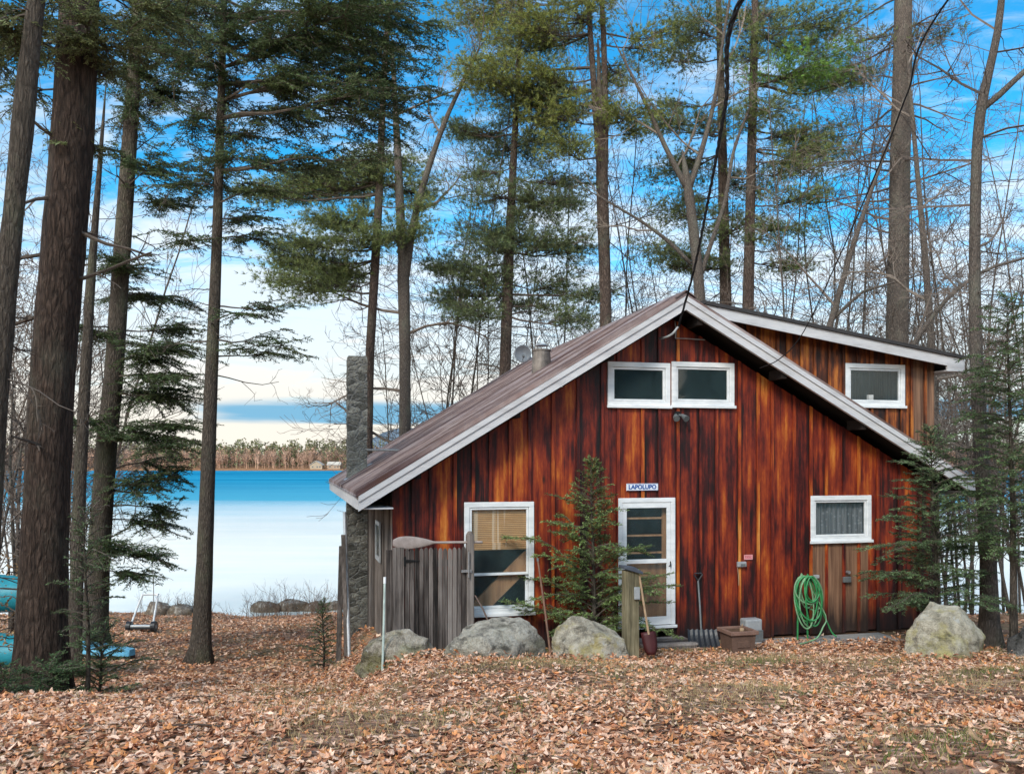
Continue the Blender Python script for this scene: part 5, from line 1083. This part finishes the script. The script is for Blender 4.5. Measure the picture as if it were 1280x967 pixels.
# beech sapling with tan leaves
def leaf_shapes():
    out=[]
    rad=[[1.,.62,.8,.5,.72,.42,.35,.42,.7,.48,.82,.6],[1.,.8,.66,.74,.55,.66,.9,.66,.55,.7,.62,.82],[1.,.85,.8,.78,.75,.72,.8,.74,.76,.8,.8,.85]]
    for k in range(3):
        n=12; a=np.linspace(0,2*np.pi,n,endpoint=False); r_=np.array(rad[k]); asp=(.95,.62,.5)[k]
        V=np.stack([r_*np.cos(a),r_*np.sin(a)*asp,0*a],1); V=np.vstack([[0,0,0],V]); out.append((V,np.array([(0,1+i,1+(i+1)%n) for i in range(n)])))
    return out
SHAPES=leaf_shapes()
def scatter_leaves(mb,P,size,tilt,g,cols):
    n=len(P); which=g.integers(0,3,n)
    for k,(V,F) in enumerate(SHAPES):
        m=which==k; p=P[m]; N=len(p)
        if not N: continue
        s_=size[m]; cu=g.normal(.1,.4,(N,1)); cw=g.normal(.15,.45,(N,1))
        v=np.repeat(V[None],N,0)*s_[:,None,None]
        v[:,:,2]=(V[None,:,0]**2*cu+V[None,:,1]**2*cw*2+.12*V[None,:,0]*V[None,:,1]*cu)*s_[:,None]
        nz=unit(np.stack([g.normal(0,1,N)*tilt[m],g.normal(0,1,N)*tilt[m],np.ones(N)],1)); a=unit(np.cross(nz,g.normal(size=(N,3)))); b=np.cross(nz,a)
        w_=v[:,:,0:1]*a[:,None]+v[:,:,1:2]*b[:,None]+v[:,:,2:3]*nz[:,None]+p[:,None]
        f=F[None]+(np.arange(N)*len(V))[:,None,None]
        mb.add(w_.reshape(-1,3),t=f.reshape(-1,3),tint=np.repeat(cols[m],len(V),0))
p=base(18,11.5); o=thing('beech_sapling',p,'sapling holding dry tan leaves in front of the teal canoes','young tree'); g=np.random.default_rng(61); wd=MB(); lv=MB()
MB().tube([p-np.array([0,0,.1]),p+np.array([.05,0,1.2]),p+np.array([.12,.05,2.6]),p+np.array([.2,.1,4.2])],[.04,.034,.025,.01],8).build('trunk',BK_G,o,origin=p,smooth=True)
LPt=[]
for k in range(26):
    z=g.uniform(.15,1.9); a=g.random()*6.28; L=g.uniform(.3,.75); A=p+np.array([.04*z,0,z]); B=A+np.array([math.cos(a)*L,math.sin(a)*L,g.uniform(-.1,.25)]); limb(wd,A,B,.007,g,.03,5)
    LPt.append(A+(B-A)*g.uniform(.3,1.05,(9,1))+g.normal(0,.05,(9,3)))
LPt=np.concatenate(LPt); cc=np.array([.36,.24,.13])[None]*g.uniform(.6,1.25,(len(LPt),1)); scatter_leaves(lv,LPt,g.uniform(.022,.042,len(LPt)),np.full(len(LPt),1.2),g,cc)
wd.build('branches',TW,o,origin=p); lv.build('crown',LEAFM,o,origin=p)
# shrubs on the shore bank
for i,(px,Y,h) in enumerate([(345,33,1.5),(372,33.2,1.2),(400,33.4,1.4),(325,33.4,1.0),(418,32.5,1.0),(232,33.5,.9),(205,33.6,1.0)]):
    p=base(px,Y); gg=np.random.default_rng(400+i); wd=MB()
    for k in range(26): bare(wd,p+np.array([gg.normal(0,.5),gg.normal(0,.3),-.05]),unit(np.array([gg.normal(0,.3),gg.normal(0,.3),1.])),h*gg.uniform(.4,1.),.010,gg,1,np.array([.17,.12,.09])*gg.uniform(.7,1.3),.1,.15,.5,(3,4,4))
    o=thing('twiggy_shrub',p,'low bare twiggy shrub on the stony lake bank' if i<5 else 'low bare twiggy shrub by the boat cart','shrub','bare shrubs on the lake bank' if i<5 else 'bare shrubs by the boat cart'); wd.build('stems',TW,o,origin=p)

# ------------------------------------------------------------------ ground cover: leaves and straw grass
g=np.random.default_rng(77)
def sample(n,y0,y1,xl,xr,pw=1.):
    Y=(y0**2+(y1**2-y0**2)*g.random(n)**pw)**.5; X=Y*g.uniform(xl,xr,n); return X,Y
def inside(X,Y):
    u=(X-OX)*CT+(Y-OY)*ST; v=-(X-OX)*ST+(Y-OY)*CT; return (u>UL-.05)&(u<UR+.1)&(v>-.1)&(v<LEN)
PAL=np.array([[.74,.48,.34],[.80,.58,.45],[.60,.32,.19],[.64,.30,.13],[.46,.22,.13],[.24,.11,.07],[.80,.62,.48],[.52,.36,.22],[.70,.37,.20]]); PW=np.array([.2,.15,.16,.10,.13,.1,.04,.06,.06]); PW/=PW.sum()
mb=MB()
for (n,y0,y1,xl,xr,s0,s1,tl) in [(42000,2.6,7.5,-.95,.95,.026,.050,.15),(54000,7.5,15,-.9,.95,.028,.053,.15),(28000,13.5,35,-.75,-.15,.045,.075,.2),(7000,14,34,.3,.75,.05,.08,.25)]:
    X,Y=sample(n,y0,y1,xl,xr); ok=~inside(X,Y)
    # patchier on the grassy lawn
    pat=np.sin(X*1.7+Y*.6)+np.sin(Y*1.9-X*.8+1)+.8*np.sin(3.1*X-2.3*Y); ok&=(g.random(n)<np.where(X>-1.5,np.clip(.66-.3*pat,.10,1),1)); X=X[ok];Y=Y[ok]
    Z=height(X,Y)+np.abs(g.normal(0,.014,len(X)))+.008; cols=PAL[g.choice(len(PAL),len(X),p=PW)]*np.array([[1.06,.995,.93]])*g.uniform(.68,1.15,(len(X),1))
    scatter_leaves(mb,np.stack([X,Y,Z],1),(s0+(s1-s0)*g.random(len(X)))*np.where(g.random(len(X))<.35,.6,1.)*np.where(g.random(len(X))<.06,1.45,1.),np.full(len(X),tl),g,cols)
for (a_,b_) in [(442,546),(549,687),(689,787),(1130,1231),(600,620),(1225,1260)]:
    n=int((b_-a_)*3.2); px_=g.uniform(a_-8,b_+8,n); Y=g.uniform(11.75,12.45,n) if a_<1000 else g.uniform(12.3,12.9,n); X=(px_-CX)/FPX*Y
    cols=PAL[g.choice(len(PAL),n,p=PW)]*np.array([[1.06,.995,.93]])*g.uniform(.6,1.1,(n,1)); scatter_leaves(mb,np.stack([X,Y,height(X,Y)+.01+g.random(n)**2*.09],1),g.uniform(.03,.055,n),np.full(n,.4),g,cols)
tag(mb.build('fallen_leaves',LEAFM),'fallen tan and rust leaves carpeting the yard','leaves',None,'stuff')
mb=MB()
for (n,y0,y1,xl,xr) in [(62000,2.8,14,-.3,.92),(5000,6,14,-.6,-.2)]:
    X,Y=sample(n,y0,y1,xl,xr); pat=np.sin(X*1.7+Y*.6)+np.sin(Y*1.9-X*.8+1)+.8*np.sin(3.1*X-2.3*Y); ok=(~inside(X,Y))&(g.random(n)<np.clip(.42+.4*pat,.05,1)); X=X[ok];Y=Y[ok]; n=len(X)
    P=np.stack([X,Y,height(X,Y)-.01],1); D=unit(np.stack([g.normal(0,.55,n),g.normal(0,.55,n),np.ones(n)],1)); S=unit(np.cross(D,g.normal(size=(n,3))))
    green=(np.sin(X*2.3+1)+np.sin(Y*2.9)>.35)[:,None]; c_=np.where(green&(g.random((n,1))<.6),np.array([[.13,.16,.04]]),np.array([[.44,.33,.17]]))*g.uniform(.6,1.3,(n,1))
    mb.blades(P,D,g.uniform(.04,.11,n),.008,S,c_)
tag(mb.build('grass',GRASSM),'thin straw and green grass between the leaves','grass',None,'stuff')

mb=MB(); X,Y=sample(260,3.8,15,-.7,.72); ok=~inside(X,Y); X=X[ok];Y=Y[ok]; n=len(X); a=g.random(n)*6.283; L=g.uniform(.08,.45,n)
A=np.stack([X,Y,height(X,Y)+.025],1); B=np.stack([X+L*np.cos(a),Y+L*np.sin(a),0*X],1); B[:,2]=height(B[:,0],B[:,1])+g.uniform(.02,.06,n); M_=(A+B)/2+g.normal(0,.012,(n,3))
r_=g.uniform(.003,.008,n); c_=np.array([[.14,.10,.075]])*g.uniform(.5,1.5,(n,1)); mb.segs(A,M_,r_,r_*.8,5,c_); mb.segs(M_,B,r_*.8,r_*.4,5,c_)
tag(mb.build('fallen_twigs',TW),'small dead twigs lying among the fallen leaves','twigs',None,'stuff')
